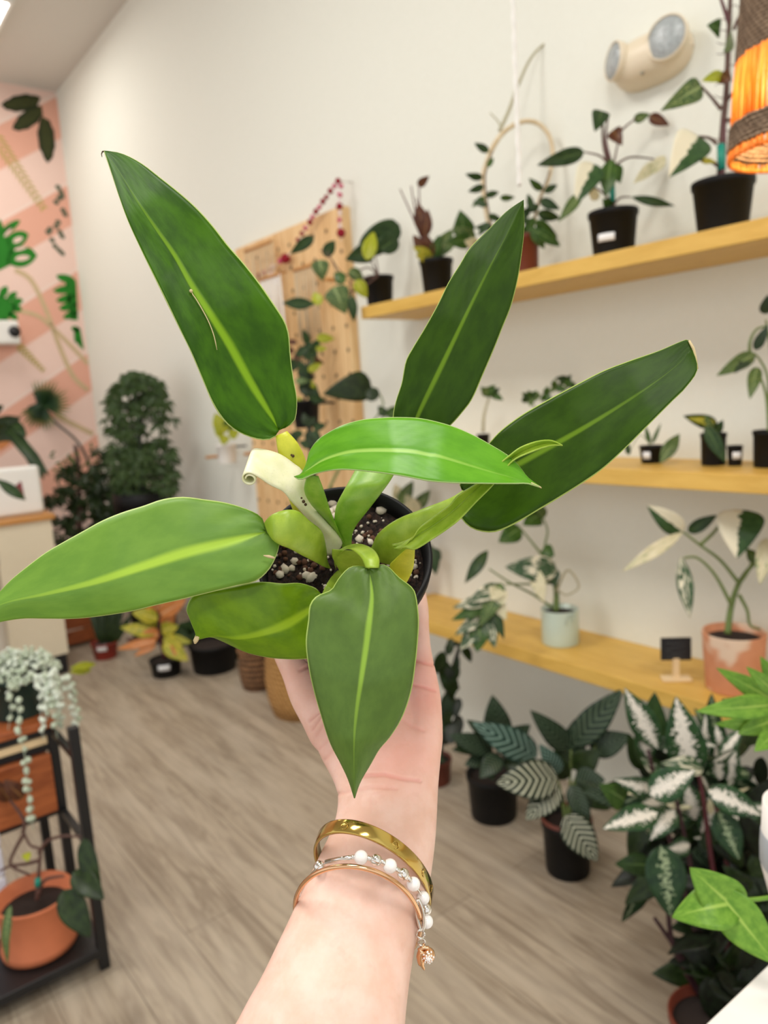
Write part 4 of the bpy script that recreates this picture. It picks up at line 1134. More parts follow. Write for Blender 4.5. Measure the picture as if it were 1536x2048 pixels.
for q in ([(1134, 1640), (1126, 1600), (1116, 1560)], [(1138, 1640), (1140, 1580), (1142, 1500)], [(1138, 1640), (1150, 1570), (1180, 1502)], [(1136, 1640), (1134, 1630)], [(1134, 1640), (1150, 1560), (1200, 1480)], [(1130, 1640), (1120, 1590), (1090, 1560)]): stem(t, q, .0045, 'stem_green', D-.06)

# big white-splashed plant, in the red-brown pot whose rim shows by the table
t, c, D, r = floor_pot('potted_stromanthe', 'large bushy plant with white-splashed leaves and deep red stems by the white table', (1424, 2190), 2030, 82, 'rust_pot', .8, grp=G4, up=20)
Dn = D
rr = random.Random(12)
for q in ([(1420, 2030), (1380, 1940), (1340, 1880), (1309, 1836)], [(1426, 2030), (1424, 1940), (1412, 1890), (1394, 1851)], [(1430, 2030), (1400, 1850), (1375, 1700), (1350, 1590)], [(1430, 2030), (1440, 1850), (1420, 1700), (1400, 1560), (1385, 1520)], [(1428, 2030), (1390, 1860), (1340, 1680), (1310, 1560), (1296, 1500)], [(1440, 2030), (1460, 1800), (1440, 1650), (1425, 1590)], [(1425, 2030), (1350, 1900), (1335, 1800), (1330, 1700)]):
    stem(t, q, .0065, rr.choice(('stem_red', 'stem_wine')), Dn+.04)
front = ((1316, 1498, 1250, 1378, 56, 'l_strom', 'lance', .0), (1300, 1540, 1310, 1386, 74, 'l_dark', 'ovate', .12), (1384, 1545, 1352, 1396, 82, 'l_strom', 'ovate', .0), (1400, 1540, 1412, 1430, 44, 'l_strom', 'ovate', .06), (1300, 1590, 1390, 1540, 70, 'l_strom', 'ovate', -.1), (1320, 1580, 1228, 1560, 44, 'l_strom', 'ovate', -.05), (1250, 1600, 1200, 1570, 54, 'l_green', 'heart', -.04), (1316, 1626, 1206, 1656, 56, 'l_strom', 'ovate', -.12), (1416, 1580, 1526, 1632, 58, 'l_strom', 'ovate', -.1), (1436, 1622, 1480, 1722, 58, 'l_strom_dark', 'ovate', -.08), (1322, 1690, 1342, 1836, 84, 'l_strom_dark', 'ovate', -.12), (1300, 1730, 1232, 1728, 46, 'l_dark', 'ovate', .0), (1460, 1580, 1470, 1480, 34, 'l_strom', 'lance', .08), (1300, 1520, 1276, 1440, 40, 'l_strom', 'lance', .02), (1350, 1620, 1300, 1680, 50, 'l_strom', 'ovate', -.06), (1390, 1640, 1370, 1560, 54, 'l_strom', 'ovate', .02), (1330, 1600, 1280, 1610, 44, 'l_strom', 'ovate', -.02), (1380, 1690, 1332, 1700, 40, 'l_strom', 'ovate', -.04), (1440, 1560, 1430, 1490, 40, 'l_strom', 'ovate', .08))
for a in front:
    pl(t, *a[:5], a[5], Dn+.05+a[7], Dn+.02+a[7], a[6], roll=rr.uniform(-.3, .3))
for k in range(26):
    x, y = rr.uniform(1250, 1500), rr.uniform(1470, 1720); a = rr.uniform(-.6, 3.7); L = rr.uniform(50, 95)
    pl(t, x, y, x+L*math.cos(a), y-L*math.sin(a)*.8, L*rr.uniform(.35, .55), rr.choice(('l_strom', 'l_var', 'l_strom_dark', 'l_strom', 'l_cream')), Dn+.02+rr.random()*.1, None, 'ovate', roll=rr.uniform(-1.2, 1.2), arch=rr.uniform(-.2, .4))
for k in range(150):
    x, y = rr.uniform(1270, 1530), rr.uniform(1480, 1990); a = rr.uniform(0, 6.28); L = rr.uniform(70, 120)
    if y > 1760 and x < 1400+(y-1760)*.35: continue
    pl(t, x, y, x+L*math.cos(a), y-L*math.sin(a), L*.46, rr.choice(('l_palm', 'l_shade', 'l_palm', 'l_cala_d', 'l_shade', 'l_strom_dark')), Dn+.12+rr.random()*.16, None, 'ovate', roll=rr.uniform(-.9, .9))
for k in range(110):
    x, y = rr.uniform(1405, 1560), rr.uniform(1690, 2010); a = rr.uniform(0, 6.28); L = rr.uniform(70, 120)
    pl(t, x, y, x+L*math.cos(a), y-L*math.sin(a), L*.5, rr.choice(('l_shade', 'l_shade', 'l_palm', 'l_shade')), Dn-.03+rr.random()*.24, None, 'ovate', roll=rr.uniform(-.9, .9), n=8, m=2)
# light green bushy plant at the edge, standing on the white table just out of view
# ------------------------------------------------------------------ white table and what stands on it
TZ = .9


def table():
    a = [onZ(x, y, TZ) for x, y in ((1425, 2033), (1480, 1982), (1540, 1924))]
    e = (a[2]-a[0]); e.z = 0; e.normalize(); n = Vector((e.y, -e.x, 0))
    if n.dot(Vector((RT.x, RT.y, 0))) < 0: n = -n
    p0 = a[0]-e*.35; w, L = .7, .98
    t = thing('display_table', 'white table whose corner shows at the lower edge of the picture', 'table', Vector((*(p0+e*L/2+n*w/2).xy, 0)))
    top = MB(); c4 = [p0, p0+e*L, p0+e*L+n*w, p0+n*w]
    top.add([Vector((p.x, p.y, z)) for p in c4 for z in (TZ-.035, TZ)], [(0, 2, 3, 1), (2, 4, 5, 3), (4, 6, 7, 5), (6, 0, 1, 7), (1, 3, 5, 7), (0, 6, 4, 2)])
    top.build('tabletop', M_['white'], t, False, bevel=.003)
    for i in range(4):
        q = c4[i]+((p0+e*L/2+n*w/2)-c4[i])*.12
        MB().box((q.x-.025, q.y-.025, 0), (q.x+.025, q.y+.025, TZ-.035)).build('leg', M_['white'], t, False)
    return p0, e, n


TP, TE, TN = table()
# white planter with the bright three-lobed leaf
pc = onZ(1612, 1848, TZ); D = depth(pc)
r0 = 84*D/F
t = thing('potted_philodendron', 'white planter with a bright green three-lobed leaf hanging over the table edge', 'potted plant', pc)
hh = .105*D/.62
prof = [(0, 0), (r0*.58, 0), (r0*.66, .004), (r0*.98, hh*.45), (r0*1.0, hh*.6), (r0*.97, hh), (r0*.90, hh), (r0*.88, hh*.8), (0, hh*.8)]
MB().lathe(prof, pc, 48).build('planter', M_['white'], t)
MB().lathe([(r0*.985, hh*.48), (r0*1.012, hh*.50), (r0*1.02, hh*.62), (r0*1.005, hh*.74), (r0*.985, hh*.76)], pc, 48).build('glazed_band', plain('grey_blue_glaze', C(176, 184, 190), .3), t)
MB().lathe([(r0*.88, hh*.82), (0, hh*.84)], pc, 30).build('soil', M_['soil'], t)
stem(t, [(1610, 1690), (1590, 1740), (1560, 1790), (1520, 1798), (1458, 1803)], .0022, 'stem_green', D-.02, 'petiole')
MB().tube(cr([tuple(P(*q)) for q in ((1600, 1700, D), (1585, 1780, D-.06), (1540, 1795, D-.07), (1458, 1803, D-.07))], 20), .0022, 8).build('petiole', M_['l_bright'], t)
lf = MB()
dl_ = D-.07
for (x0, y0, x1, y1, w, sh, da) in ((1455, 1806, 1546, 1916, 66, 'lance', -.03),):
    leaf_pts(lf, P(x0-22, y0-26, dl_), P(x1+8, y1+14, dl_+da), (w+18)*D/F, 'ovate', roll=.1, arch=.05)
leaf_pts(lf, P(1482, 1826, dl_), P(1382, 1738, dl_-.008), 86*D/F, 'ovate', roll=-.1, arch=.1)
leaf_pts(lf, P(1474, 1806, dl_), P(1348, 1832, dl_-.008), 84*D/F, 'ovate', roll=.1, arch=.3)
leaf_pts(lf, P(1420, 1800, dl_-.001), P(1400, 1852, dl_-.012), 52*D/F, 'ovate', roll=0, arch=.1)
lf.build('leaf', M_['l_bright'], t, solid=.0006)
# second table plant: feathery bright green
pc = onZ(1650, 1790, TZ)+TE*.2; D = depth(pc)
t = thing('potted_fern', 'leafy light green plant leaning in from the edge, above the white-splashed plant', 'potted plant', pc)
pot(t, pc+Vector((0, 0, .1)), .055, .042, 0, 'white', base=TZ)
rr = random.Random(6)
top = pc+Vector((0, 0, .1))
for (x0, y0, x1, y1, w) in ((1540, 1396, 1440, 1340, 44), (1545, 1410, 1400, 1422, 52), (1545, 1380, 1498, 1338, 36), (1548, 1440, 1480, 1466, 48), (1545, 1420, 1450, 1400, 40), (1548, 1470, 1512, 1500, 40), (1550, 1360, 1524, 1318, 34), (1545, 1450, 1436, 1448, 40)):
    d = D+rr.uniform(-.04, .06)
    pl(t, x0, y0, x1, y1, w, rr.choice(('l_bright', 'l_bright', 'l_marb')), d, d-.03, 'ovate', arch=.2)
    MB().tube(cr([tuple(top), tuple((top+P(x0, y0, d))/2+UP*.03), tuple(P(x0, y0, d))], 12), .0018, 6).build('stem', M_['stem_green'], t)

# ------------------------------------------------------------------ emergency light
a_, b_ = onX(1229, 130, 2.08), onX(1338, 84, 2.08)
ce = (a_+b_)/2
t = thing('emergency_wall_lamp', 'cream twin-head emergency light fixed high on the wall', 'emergency light', Vector((XW, ce.y, ce.z)))
yd = Vector((0, 1, 0)); hz = (a_-b_).length/2; zz = ce.z-.005
rows = []
for i in range(33):
    q = math.sin((-1+2*i/32)*PI/2); rr_ = .070*max(.02, 1-abs(q)**3.2)**.5
    yy = ce.y+q*(hz+.036)
    rows.append([Vector((XW-.001-.088*max(0, math.cos(k/24*PI-PI/2))**.8*max(.02, 1-abs(q)**3.2)**.5, yy, zz+rr_*math.sin(k/24*PI-PI/2))) for k in range(25)])
MB().grid(rows, cap=True).build('housing', M_['beige_plastic'], t)
for s_, tilt, R0 in ((1, .50, .050), (-1, -.12, .056)):
    o = Vector((XW-.066, ce.y+s_*(hz*.98-.004), ce.z+.01)); ax = Vector((-math.cos(tilt), math.sin(tilt), .06))
    hd = MB().lathe([(0, -.03), (R0*.8, -.03), (R0*1.03, -.008), (R0*1.08, .012), (R0*1.02, .016), (R0*.97, .012)], o, 40, ax).build('lamp_head', M_['beige_plastic'], t)
    MB().lathe([(R0*.97, .010), (R0*.8, .018), (R0*.4, .022), (0, .023)], o, 36, ax).build('lens', M_['lens'], hd)
bt = onX(1285, 146, XW-.083); MB().ball(bt, .006, 10, 8).build('test_button', plain('grey_button', C(150, 140, 120), .5), t)

# ------------------------------------------------------------------ white hanging cord
xa = 1.55
p0, p1 = onX(1024, -5, xa), onX(1039, 372, xa)
top = Vector((p1.x, p1.y, 4.18))
t = MB(); n = 260
for ph in (0, 2*PI/3, 4*PI/3):
    pts = []
    for k in range(n):
        q = k/(n-1); c = top.lerp(p1, q); a = q*95+ph; pts.append(c+Vector((math.cos(a), math.sin(a), 0))*.0036)
    t.tube(pts, .0031, 5)
o = t.build('braided_rope', M_['rope_w']); tag(o, 'white braided cord hanging down in front of the long wall', 'rope')

# ------------------------------------------------------------------ pendant lamp
pc = P(1612, 300, 1.27); r0 = 140*1.27/F
t = thing('pendant_lamp', 'glowing pendant lamp of reeds and brown rope at the upper edge', 'lamp', pc)


def reedmat():
    q = NT('amber_reed')
    nz = q.noise(q.mapping(q.coord(), (60, 60, 4)), 3, 3)
    col = q.mix(q.ramp(nz, .35, .65), C(226, 148, 48), C(255, 206, 112))
    q.base(col); q.set(Roughness=.6); q.translucent(col, .6); return q.m


M_['reed'] = reedmat()
prof_r = lambda z: r0*(1-.62*z)
zb = [0, .05, .115, .262, .48]


def lamp_band(z0, z1):
    rows = []
    N = 10
    nr = max(4, int((z1-z0)/.007))
    b = MB()
    for i in range(nr):
        z = z0+(i+.5)*(z1-z0)/nr
        R = prof_r(z)
        b.tube([pc+Vector((R*math.cos(k/64*2*PI), R*math.sin(k/64*2*PI), z+.0012*math.sin(k*1.7+i))) for k in range(65)], (z1-z0)/nr*.62, 8, False)
    return b.build('jute_band', M_['jute'], t)


def lamp_reeds(z0, z1, n):
    b = MB(); rq = random.Random(int(z0*1000))
    for k in range(n):
        a = 2*PI*k/n+rq.uniform(-.01, .01)
        if rq.random() < .1: continue
        o_ = Vector((math.cos(a), math.sin(a), 0)); j = rq.uniform(-.006, .006)
        b.tube([pc+o_*prof_r(z0)+Vector((0, 0, z0-.004)), pc+o_*(prof_r((z0+z1)/2)+.001)+Vector((0, 0, (z0+z1)/2+j)), pc+o_*prof_r(z1)+Vector((0, 0, z1+.004))], .0034*rq.uniform(.65, 1.15), 6)
    return b.build('reed_panel', M_['reed'], t)


lamp_reeds(0, .012, 84); lamp_band(.012, .054); lamp_reeds(.054, .155, 84); lamp_band(.155, .40)
MB().tube([pc+Vector((r0*math.cos(k/72*2*PI), r0*math.sin(k/72*2*PI), 0)) for k in range(73)], .004, 8, False).build('rim', M_['reed'], t)
MB().lathe([(prof_r(.40), .40), (.02, .41), (.012, .44), (0, .44)], pc, 32).build('cap', M_['jute'], t)
MB().tube([pc+Vector((0, 0, .43)), Vector((pc.x, pc.y, 4.18))], .003, 8).build('cord', M_['black_metal'], t)
bm_ = NT('warm_bulb'); bm_.b.inputs['Emission Color'].default_value = (1, .62, .25, 1); bm_.b.inputs['Emission Strength'].default_value = 12
MB().ball(pc+Vector((0, 0, .16)), .03, 16, 12).build('bulb', bm_.m, t)
# ------------------------------------------------------------------ pegboard with hangings
yR, yL = onX(692, 500, 2.11).y, onX(474, 520, 2.11).y
zt = (onX(684, 416, 2.11).z+onX(474, 496, 2.11).z)/2
t = thing('pegboard', 'tall pale pine pegboard leaning on the long wall', 'pegboard', Vector((2.12, (yR+yL)/2, 0)))


def pegmat():
    q = NT('perforated_pine'); x, y, z = q.sep(q.coord())
    fy = q.math('SUBTRACT', q.math('FRACT', q.math('MULTIPLY', y, 9.0)), .5); fz = q.math('SUBTRACT', q.math('FRACT', q.math('MULTIPLY', z, 9.0)), .5)
    d2 = q.math('ADD', q.math('MULTIPLY', fy, fy), q.math('MULTIPLY', fz, fz))
    nz = q.noise(q.mapping(q.coord(), (8, 14, 1.4)), 2, 6, .6, .8)
    col = q.mix(q.ramp(nz, .3, .7), C(214, 170, 114), C(240, 206, 154))
    pk = q.math('FRACT', q.math('MULTIPLY', y, 5.2)); col = q.mix(q.ramp(pk, .035, .0, 0, .5), col, C(150, 110, 70))
    col = q.mix(q.ramp(d2, .012, .006), col, C(96, 66, 40)); q.base(col); q.set(Roughness=.6); return q.m


MB().box((2.10, yR, .42), (2.149, yL, zt)).build('board', pegmat(), t, False, bevel=.003)
for (x, y, L) in ((415, 910, .16), (520, 905, .10), (640, 700, .1), (675, 560, .08), (560, 905, .1))[:2] and ((415, 910, .16), (520, 905, .10), (675, 560, .08)):
    p = onX(x+45 if x == 415 else x, y, 2.10)
    b = MB().tube([p, p-Vector((L, 0, 0)), ], .009, 10); b.build('peg', M_['oak'], t)
for (x, y) in ((470, 905),):
    p = onX(x, y, 2.09); MB().tube([p, p+Vector((0, .17, 0))], .009, 10).build('peg', M_['oak'], t)
# macrame hangers
G5 = 'cord hangers on the pegboard'
for i, (x0, x1, y, yb, lab) in enumerate(((588, 628, 541, 690, 'beige cord hanging on a short dowel, right below the big red pom-pom'), (490, 545, 503, 700, 'beige cord hanging on the upper dowel, partly behind the tall leaf'), (520, 560, 560, 760, 'fluffy white cord hanging just behind the edge of the tall leaf'))):
    Xh = 2.035 if i < 2 else 1.99
    a, b_ = onX(x0, y, Xh), onX(x1, y-6, Xh); b_.z = a.z
    t = thing('cord_hanging', lab, 'wall hanging', Vector((Xh, (a.y+b_.y)/2, a.z)), G5)
    MB().tube([a, b_], .009, 10).build('dowel', M_['oak'], t)
    MB().tube([(a+b_)/2, Vector((2.094, (a.y+b_.y)/2, a.z+.03))], .004, 6).build('hook', M_['oak'], t)
    zb_ = onX((x0+x1)/2, yb, Xh).z
    cm = MB(); nn = 14
    for k in range(nn):
        p = a.lerp(b_, k/(nn-1)); dz = (a.z-zb_)*random.uniform(.85, 1.05)
        cm.tube([p, p+Vector((random.uniform(-.008, .008), random.uniform(-.01, .01), -dz*.5)), p+Vector((random.uniform(-.012, .012), random.uniform(-.014, .014), -dz))], .0035, 5)
    cm.build('cords', plain('beige_cord', C(206, 184, 150), .9) if i < 2 else M_['rope_w'], t)
# pom-pom garland
t = thing('pompom_garland', 'red and pink pom-pom garland draped over the top of the pegboard', 'garland', onX(676, 362, 2.08))
g1 = [(676, 362), (655, 395), (637, 420), (619, 447), (604, 470), (588, 498), (571, 516), (548, 534), (526, 548), (512, 556)]
g2 = [(676, 362), (680, 390), (681, 412), (680, 440), (683, 468), (681, 482)]
X = 2.066
MB().tube([onX(676, 362, X), onX(676, 362, X)+Vector((.08, 0, .004))], .003, 6).build('hook', M_['steel'], t)
for g in (g1, g2):
    MB().tube([onX(*q, X) for q in g], .002, 5).build('string', M_['rope_w'], t)
for x, y, r, m_ in ((676, 362, 6, 'pom_red'), (682, 372, 5, 'pom_pink'), (669, 372, 5, 'pom_pink'), (661, 382, 6, 'pom_red'), (653, 394, 5, 'pom_red'), (646, 403, 6, 'pom_red'), (639, 414, 5, 'pom_pink'), (632, 423, 6, 'pom_red'), (625, 434, 5, 'pom_pink'), (620, 444, 6, 'pom_red'), (611, 456, 5, 'pom_pink'), (604, 467, 5, 'pom_red'), (596, 480, 5, 'pom_red'), (571, 517, 10, 'pom_red'), (561, 522, 6, 'pom_pink'), (546, 534, 6, 'pom_white'), (536, 540, 5, 'pom_pink'), (526, 546, 6, 'pom_pink'), (518, 550, 4, 'pom_red'), (676, 385, 5, 'pom_white'), (680, 390, 5, 'pom_pink'), (679, 402, 4, 'pom_white'), (679, 413, 7, 'pom_red'), (680, 426, 4, 'pom_white'), (679, 440, 5, 'pom_pink'), (680, 452, 4, 'pom_white'), (682, 466, 9, 'pom_red'), (545, 552, 9, 'pom_white'), (550, 560, 8, 'pom_white')):
    p = onX(x, y, X); MB().ball(p, r*depth(p)/F, 10, 8).build('pompom', M_[m_], t)
# plant hung low on the pegboard
pc = onX(610, 800, 1.93); D = depth(pc)
t = thing('hanging_planter', 'dark climbing plant in a small pot hung low on the pegboard, beside the tall leaf', 'potted plant', pc)
pot(t, pc, .07, .055, .13, 'black_pot')
MB().tube([pc+Vector((.06, 0, -.02)), Vector((2.096, pc.y, pc.z-.02))], .006, 6).build('hook', M_['black_metal'], t)
rr = random.Random(9)
for k in range(34):
    x, y = rr.uniform(588, 636), rr.uniform(672, 800); a = rr.uniform(0, 6.28); L = rr.uniform(22, 38)
    pl(t, x, y, x+L*math.cos(a), y-L*math.sin(a), L*.55, rr.choice(('l_dark', 'l_palm', 'l_dark', 'l_marb', 'l_lime', 'l_brown')), D-rr.random()*.06, None, roll=rr.uniform(-.5, .5))
for k in range(6): stem(t, [(610, 800), (606+k*4, 750), (598+k*6, 690)], .004, 'stem_dark', D-.01)
# anthurium with one big dark heart leaf
pc = onX(646, 930, 1.92); D = depth(pc)
t = thing('potted_anthurium', 'plant with one large dark heart-shaped leaf in front of the pegboard edge', 'potted plant', Vector((pc.x, pc.y, .5)))
pot(t, pc, .10, .08, .20, 'black_pot', base=.0) if False else pot(t, Vector((pc.x, pc.y, .64)), .07, .055, 0, 'black_pot', base=.5)
MB().tube([Vector((pc.x+.06, pc.y, .6)), Vector((2.096, pc.y, .6))], .006, 6).build('hook', M_['black_metal'], t)
pl(t, 742, 768, 646, 788, 60, 'l_palm', D-.26, D-.3, 'heart', fold=-.05)
leaf = t.children[-1]
pl(t, 738, 778, 752, 800, 30, 'l_palm', D-.27, D-.28, 'round')
stem(t, [(642, 1010), (700, 900), (766, 812), (740, 772)], .005, 'stem_green', D-.22)
stem(t, [(642, 1010), (700, 900), (775, 830)], .004, 'stem_green', D-.22)
pl(t, 776, 836, 800, 812, 28, 'l_green', D-.22, None, 'ovate'); pl(t, 772, 832, 756, 812, 20, 'l_dark', D-.22, None, 'ovate')
for k in range(16):
    x, y = rr.uniform(596, 640), rr.uniform(845, 930); a = rr.uniform(0, 6.28)
    pl(t, x, y, x+28*math.cos(a), y-28*math.sin(a), 18, rr.choice(('l_dark', 'l_palm', 'l_palm')), D-.06, None)
MB().tube([Vector((pc.x, pc.y, .62)), P(624, 920, D-.03), P(618, 850, D-.03)], .012, 8).build('stem', M_['stem_dark'], t)
# lime plant left of the board
pc = onX(452, 888, 1.98); D = depth(pc)
t = thing('potted_vine', 'small plant with yellow-lime leaves on a peg at the far side of the pegboard', 'potted plant', pc)
pot(t, pc, .06, .05, .11, 'white')
MB().tube([pc+Vector((.05, 0, -.02)), Vector((2.096, pc.y-.03, pc.z-.02))], .006, 6).build('hook', M_['black_metal'], t)
for a in ((446, 862, 430, 826, 30, 'l_lime'), (450, 866, 440, 846, 26, 'l_lime'), (452, 860, 466, 836, 24, 'l_green'), (448, 868, 428, 856, 24, 'l_lime'), (458, 872, 478, 862, 22, 'l_lime'), (450, 870, 446, 890, 22, 'l_lime')):
    pl(t, *a[:5], a[5], D-.06, D-.08)

# ------------------------------------------------------------------ mural on the far wall
YM = 6.897
t = thing('mural', 'painted tropical leaves on the pink striped far wall', 'mural', onY(60, 700, YM))


def paint(name, pts_list, mat, off=0):
    b = MB()
    for pts in pts_list:
        pp = [onY(x, y, YM-off) for x, y in pts]
        b.add(pp, [tuple(range(len(pp)))])
    return b.build(name, mat, t, False, solid=.0008)


def blade(x0, y0, x1, y1, w, n=9, wob=0):
    a = Vector((x1-x0, y1-y0)); L = a.length; a /= L; s = Vector((-a.y, a.x)); L_ = []
    for sd in (1, -1):
        rng_ = range(n+1) if sd == 1 else range(n-1, 0, -1)
        for i in rng_:
            q = i/n; wd = w*.5*math.sin(PI*min(.98, q*.92+.06))**.7*(1+wob*math.sin(q*22)); L_.append((x0+a.x*L*q+s.x*wd*sd, y0+a.y*L*q+s.y*wd*sd))
    return L_


M_['paint_dk'] = plain('olive_mural_paint', C(60, 66, 22), .8, var=.35, scale=40)
M_['paint_edge'] = plain('dark_olive_mural_paint', C(36, 46, 14), .8)
M_['paint_gr'] = plain('green_mural_paint', C(28, 122, 20), .8, var=.06)
M_['paint_tan'] = plain('tan_mural_paint', C(204, 180, 140), .8)
M_['paint_fern'] = plain('fern_mural_paint', C(186, 166, 92), .8)
M_['paint_vine'] = plain('grey_green_mural_paint', C(86, 96, 74), .8)
ob = [(82, 200, 2, 212, 34), (86, 216, 26, 260, 34), (88, 232, 98, 326, 34)]
paint('painted_leaf', [blade(*q, wob=.08) for q in ob], M_['paint_edge'])
paint('painted_leaf', [blade(q[0], q[1], q[2]+(q[0]-q[2])*.08, q[3]+(q[1]-q[3])*.08, q[4]*.62, wob=.08) for q in ob], M_['paint_dk'], .002)
# monstera silhouettes: a body and fingers
paint('painted_monstera_leaf', [[(-60, 470), (0, 438), (14, 470), (26, 500), (20, 530), (0, 540), (-60, 560)], blade(8, 470, 24, 448, 14), blade(10, 492, 56, 466, 32), blade(12, 518, 74, 508, 42), blade(0, 470, 40, 440, 16)], M_['paint_gr'])
paint('painted_leaf_hole', [blade(26, 484, 46, 475, 11), blade(28, 500, 54, 494, 7), blade(30, 518, 60, 514, 11), blade(8, 474, 24, 456, 6)], plain('pink_mural_paint', C(236, 205, 192), .85), .002)
paint('painted_monstera_leaf', [[(-40, 600), (0, 590), (20, 600), (34, 614), (20, 634), (0, 648), (-40, 640)], blade(0, 596, 14, 572, 16), blade(14, 600, 34, 584, 14), blade(22, 606, 46, 600, 15), blade(24, 614, 44, 620, 15), blade(16, 626, 36, 638, 14), blade(6, 634, 20, 656, 14)], M_['paint_gr'])
paint('painted_monstera_leaf', [[(130, 556), (152, 562), (156, 640), (142, 640), (134, 600)], blade(150, 562, 112, 552, 16), blade(152, 576, 106, 582, 16), blade(154, 592, 112, 602, 16), blade(156, 608, 118, 618, 16), blade(157, 624, 126, 636, 15)], M_['paint_gr'])
paint('painted_monstera_leaf', [[(148, 654), (160, 656), (168, 700), (158, 692), (148, 676)], blade(160, 660, 142, 656, 12), blade(163, 680, 148, 682, 10)], M_['paint_gr'])


def stroke(name, pts, w, mat):
    p = cr([(*q, 0) for q in pts], 24); L1, L2 = [], []
    for i in range(24):
        d_ = (p[min(i+1, 23)]-p[max(i-1, 0)]).normalized(); s = Vector((-d_.y, d_.x, 0))*w/2
        L1.append(onY(p[i].x+s.x, p[i].y+s.y, YM)); L2.append(onY(p[i].x-s.x, p[i].y-s.y, YM))
    MB().grid([L1, L2]).build(name, mat, t, False, solid=.0008)


stroke('painted_stem', [(30, 540), (62, 560), (92, 620), (118, 690), (146, 752), (176, 780)], 9, M_['paint_tan'])
stroke('painted_stem', [(40, 622), (76, 632), (110, 660), (150, 700), (176, 728)], 8, M_['paint_tan'])
stroke('painted_stem', [(110, 830), (150, 850), (186, 868)], 9, M_['paint_tan'])
for (x0, y0, x1, y1, n_, L) in ((-12, 270, 84, 412, 15, 24), (36, 690, 84, 738, 9, 14)):
    fr = []
    for k in range(n_):
        q = k/(n_-1); x, y = x0+(x1-x0)*q, y0+(y1-y0)*q; an = math.atan2(y1-y0, x1-x0); l_ = L*(1-.5*q)
        for sd in (-.7, .7): fr.append(blade(x, y, x+l_*math.cos(an+sd), y+l_*math.sin(an+sd), 5, 4))
    paint('painted_fern', fr, M_['paint_fern'])
vn = []
for x, y in ((116, 374), (122, 384), (124, 392), (112, 404), (118, 396), (126, 420), (130, 428), (116, 444), (112, 452), (100, 458), (96, 464), (120, 464), (124, 472), (104, 480), (118, 500), (124, 506), (110, 492)):
    vn.append(blade(x-5, y-4, x+6, y+5, 9, 5))
paint('painted_vine', vn, M_['paint_vine'])

# wall box with a dark lens
p = onY(14, 664, 6.8); sc_ = depth(p)/F
o = thing('wall_device', 'small white box with a black round lens fixed to the pink wall', 'wall device', Vector((p.x, 6.9, p.z)))
q0, q1 = onY(-60, 640, 6.78), onY(42, 688, 6.78)
MB().box((q0.x, 6.76, q1.z), (q1.x, 6.898, q0.z)).build('housing', M_['white'], o, False, bevel=.02)
p = onY(29, 663, 6.758); MB().lathe([(0, .0), (11*sc_, .0), (11*sc_, .012), (0, .014)], p, 24, Vector((0, -1, 0))).build('lens', M_['black_metal'], o)

# ------------------------------------------------------------------ counter at the far side
YC = 4.55
zc = onY(62, 1033, YC).z
xr = onY(128, 1180, YC).x
t = thing('counter', 'cream sales counter with a wooden edge and a black plinth', 'counter', Vector((xr-.8, YC+.3, 0)))
MB().box((xr-1.6, YC, .12), (xr-.02, YC+.55, zc-.03)).build('body', M_['cream'], t, False)
MB().box((xr-1.62, YC-.02, zc-.03), (xr, YC+.57, zc)).build('worktop', M_['oak'], t, False, bevel=.004)
MB().box((xr-1.58, YC+.012, 0), (xr-.03, YC+.53, .12)).build('plinth', M_['black_metal'], t, False)
a, b_ = onY(-90, 946, YC+.12), onY(90, 1026, YC+.12)
t = thing('display_sign', 'white rounded sign with a dark red triangle, standing on the sales counter', 'sign', Vector(((a.x+b_.x)/2, YC+.14, zc)))
MB().box((a.x, YC+.1, zc), (b_.x, YC+.16, a.z)).build('panel', M_['white'], t, False, bevel=.025)
tri = [onY(x, y, YC+.099) for x, y in ((22, 990), (30, 972), (42, 962), (50, 1000))]
MB().add(tri+[p+Vector((0, -.003, 0)) for p in tri], [(4, 5, 6, 7), (0, 1, 5, 4), (1, 2, 6, 5), (2, 3, 7, 6), (3, 0, 4, 7)]).build('printed_triangle', plain('dark_red_print', C(136, 60, 66), .7), t, False)

# ------------------------------------------------------------------ plants in the far corner
def far_thing(name, label, x, y, Y, cat='potted plant', grp=None):
    p = onY(x, y, Y); return thing(name, label, cat, Vector((p.x, p.y, 0)), grp), p, depth(p)


# plant stand and bushy umbrella tree
t, p, D = far_thing('potted_umbrella_tree', 'tall bushy dark green tree in a black pot in the far corner', 282, 1010, 6.2)
p = onX(282, 1010, 1.72); D = depth(p); t.location = (p.x, p.y, 0); t['_o'] = (p.x, p.y, 0)
zr = onX(285, 985, 1.72).z
pot(t, Vector((p.x, p.y, zr)), .17, .14, 0, 'black_pot', base=0)
stem(t, [(284, 985), (280, 900), (274, 820), (268, 760)], .02, 'stem_dark', D)
rr = random.Random(21)
b = MB()
heads = []
for k in range(300):
    y = rr.uniform(742, 985)
    hw = 68*math.sqrt(max(.05, 1-((y-860)/130)**2))
    if y > 860: hw = max(hw, 64)
    x = 276+(y-742)*.05+rr.uniform(-hw, hw)
    d = D+rr.uniform(-.22, .2)
    if (abs(x-250) < 11 and abs(y-793) < 10) or (abs(x-298) < 9 and abs(y-850) < 22): continue
    heads.append((x, y, d))
for (x, y, d) in heads:
    n_ = rr.randint(5, 7); a0 = rr.uniform(0, 6)
    for j in range(n_):
        a = a0+j*2*PI/n_
        c0 = P(x, y, d); dr = RT*math.cos(a)*.055+UP*(math.sin(a)*.035-.03)+FW*rr.uniform(-.03, .03)
        leaf_pts(b, c0, c0+dr*rr.uniform(.8, 1.35), .019, 'lance', roll=rr.uniform(-.8, .8), arch=.2, n=4, m=1)
o = b.build('foliage', M_['l_tree'], t)
b = MB()
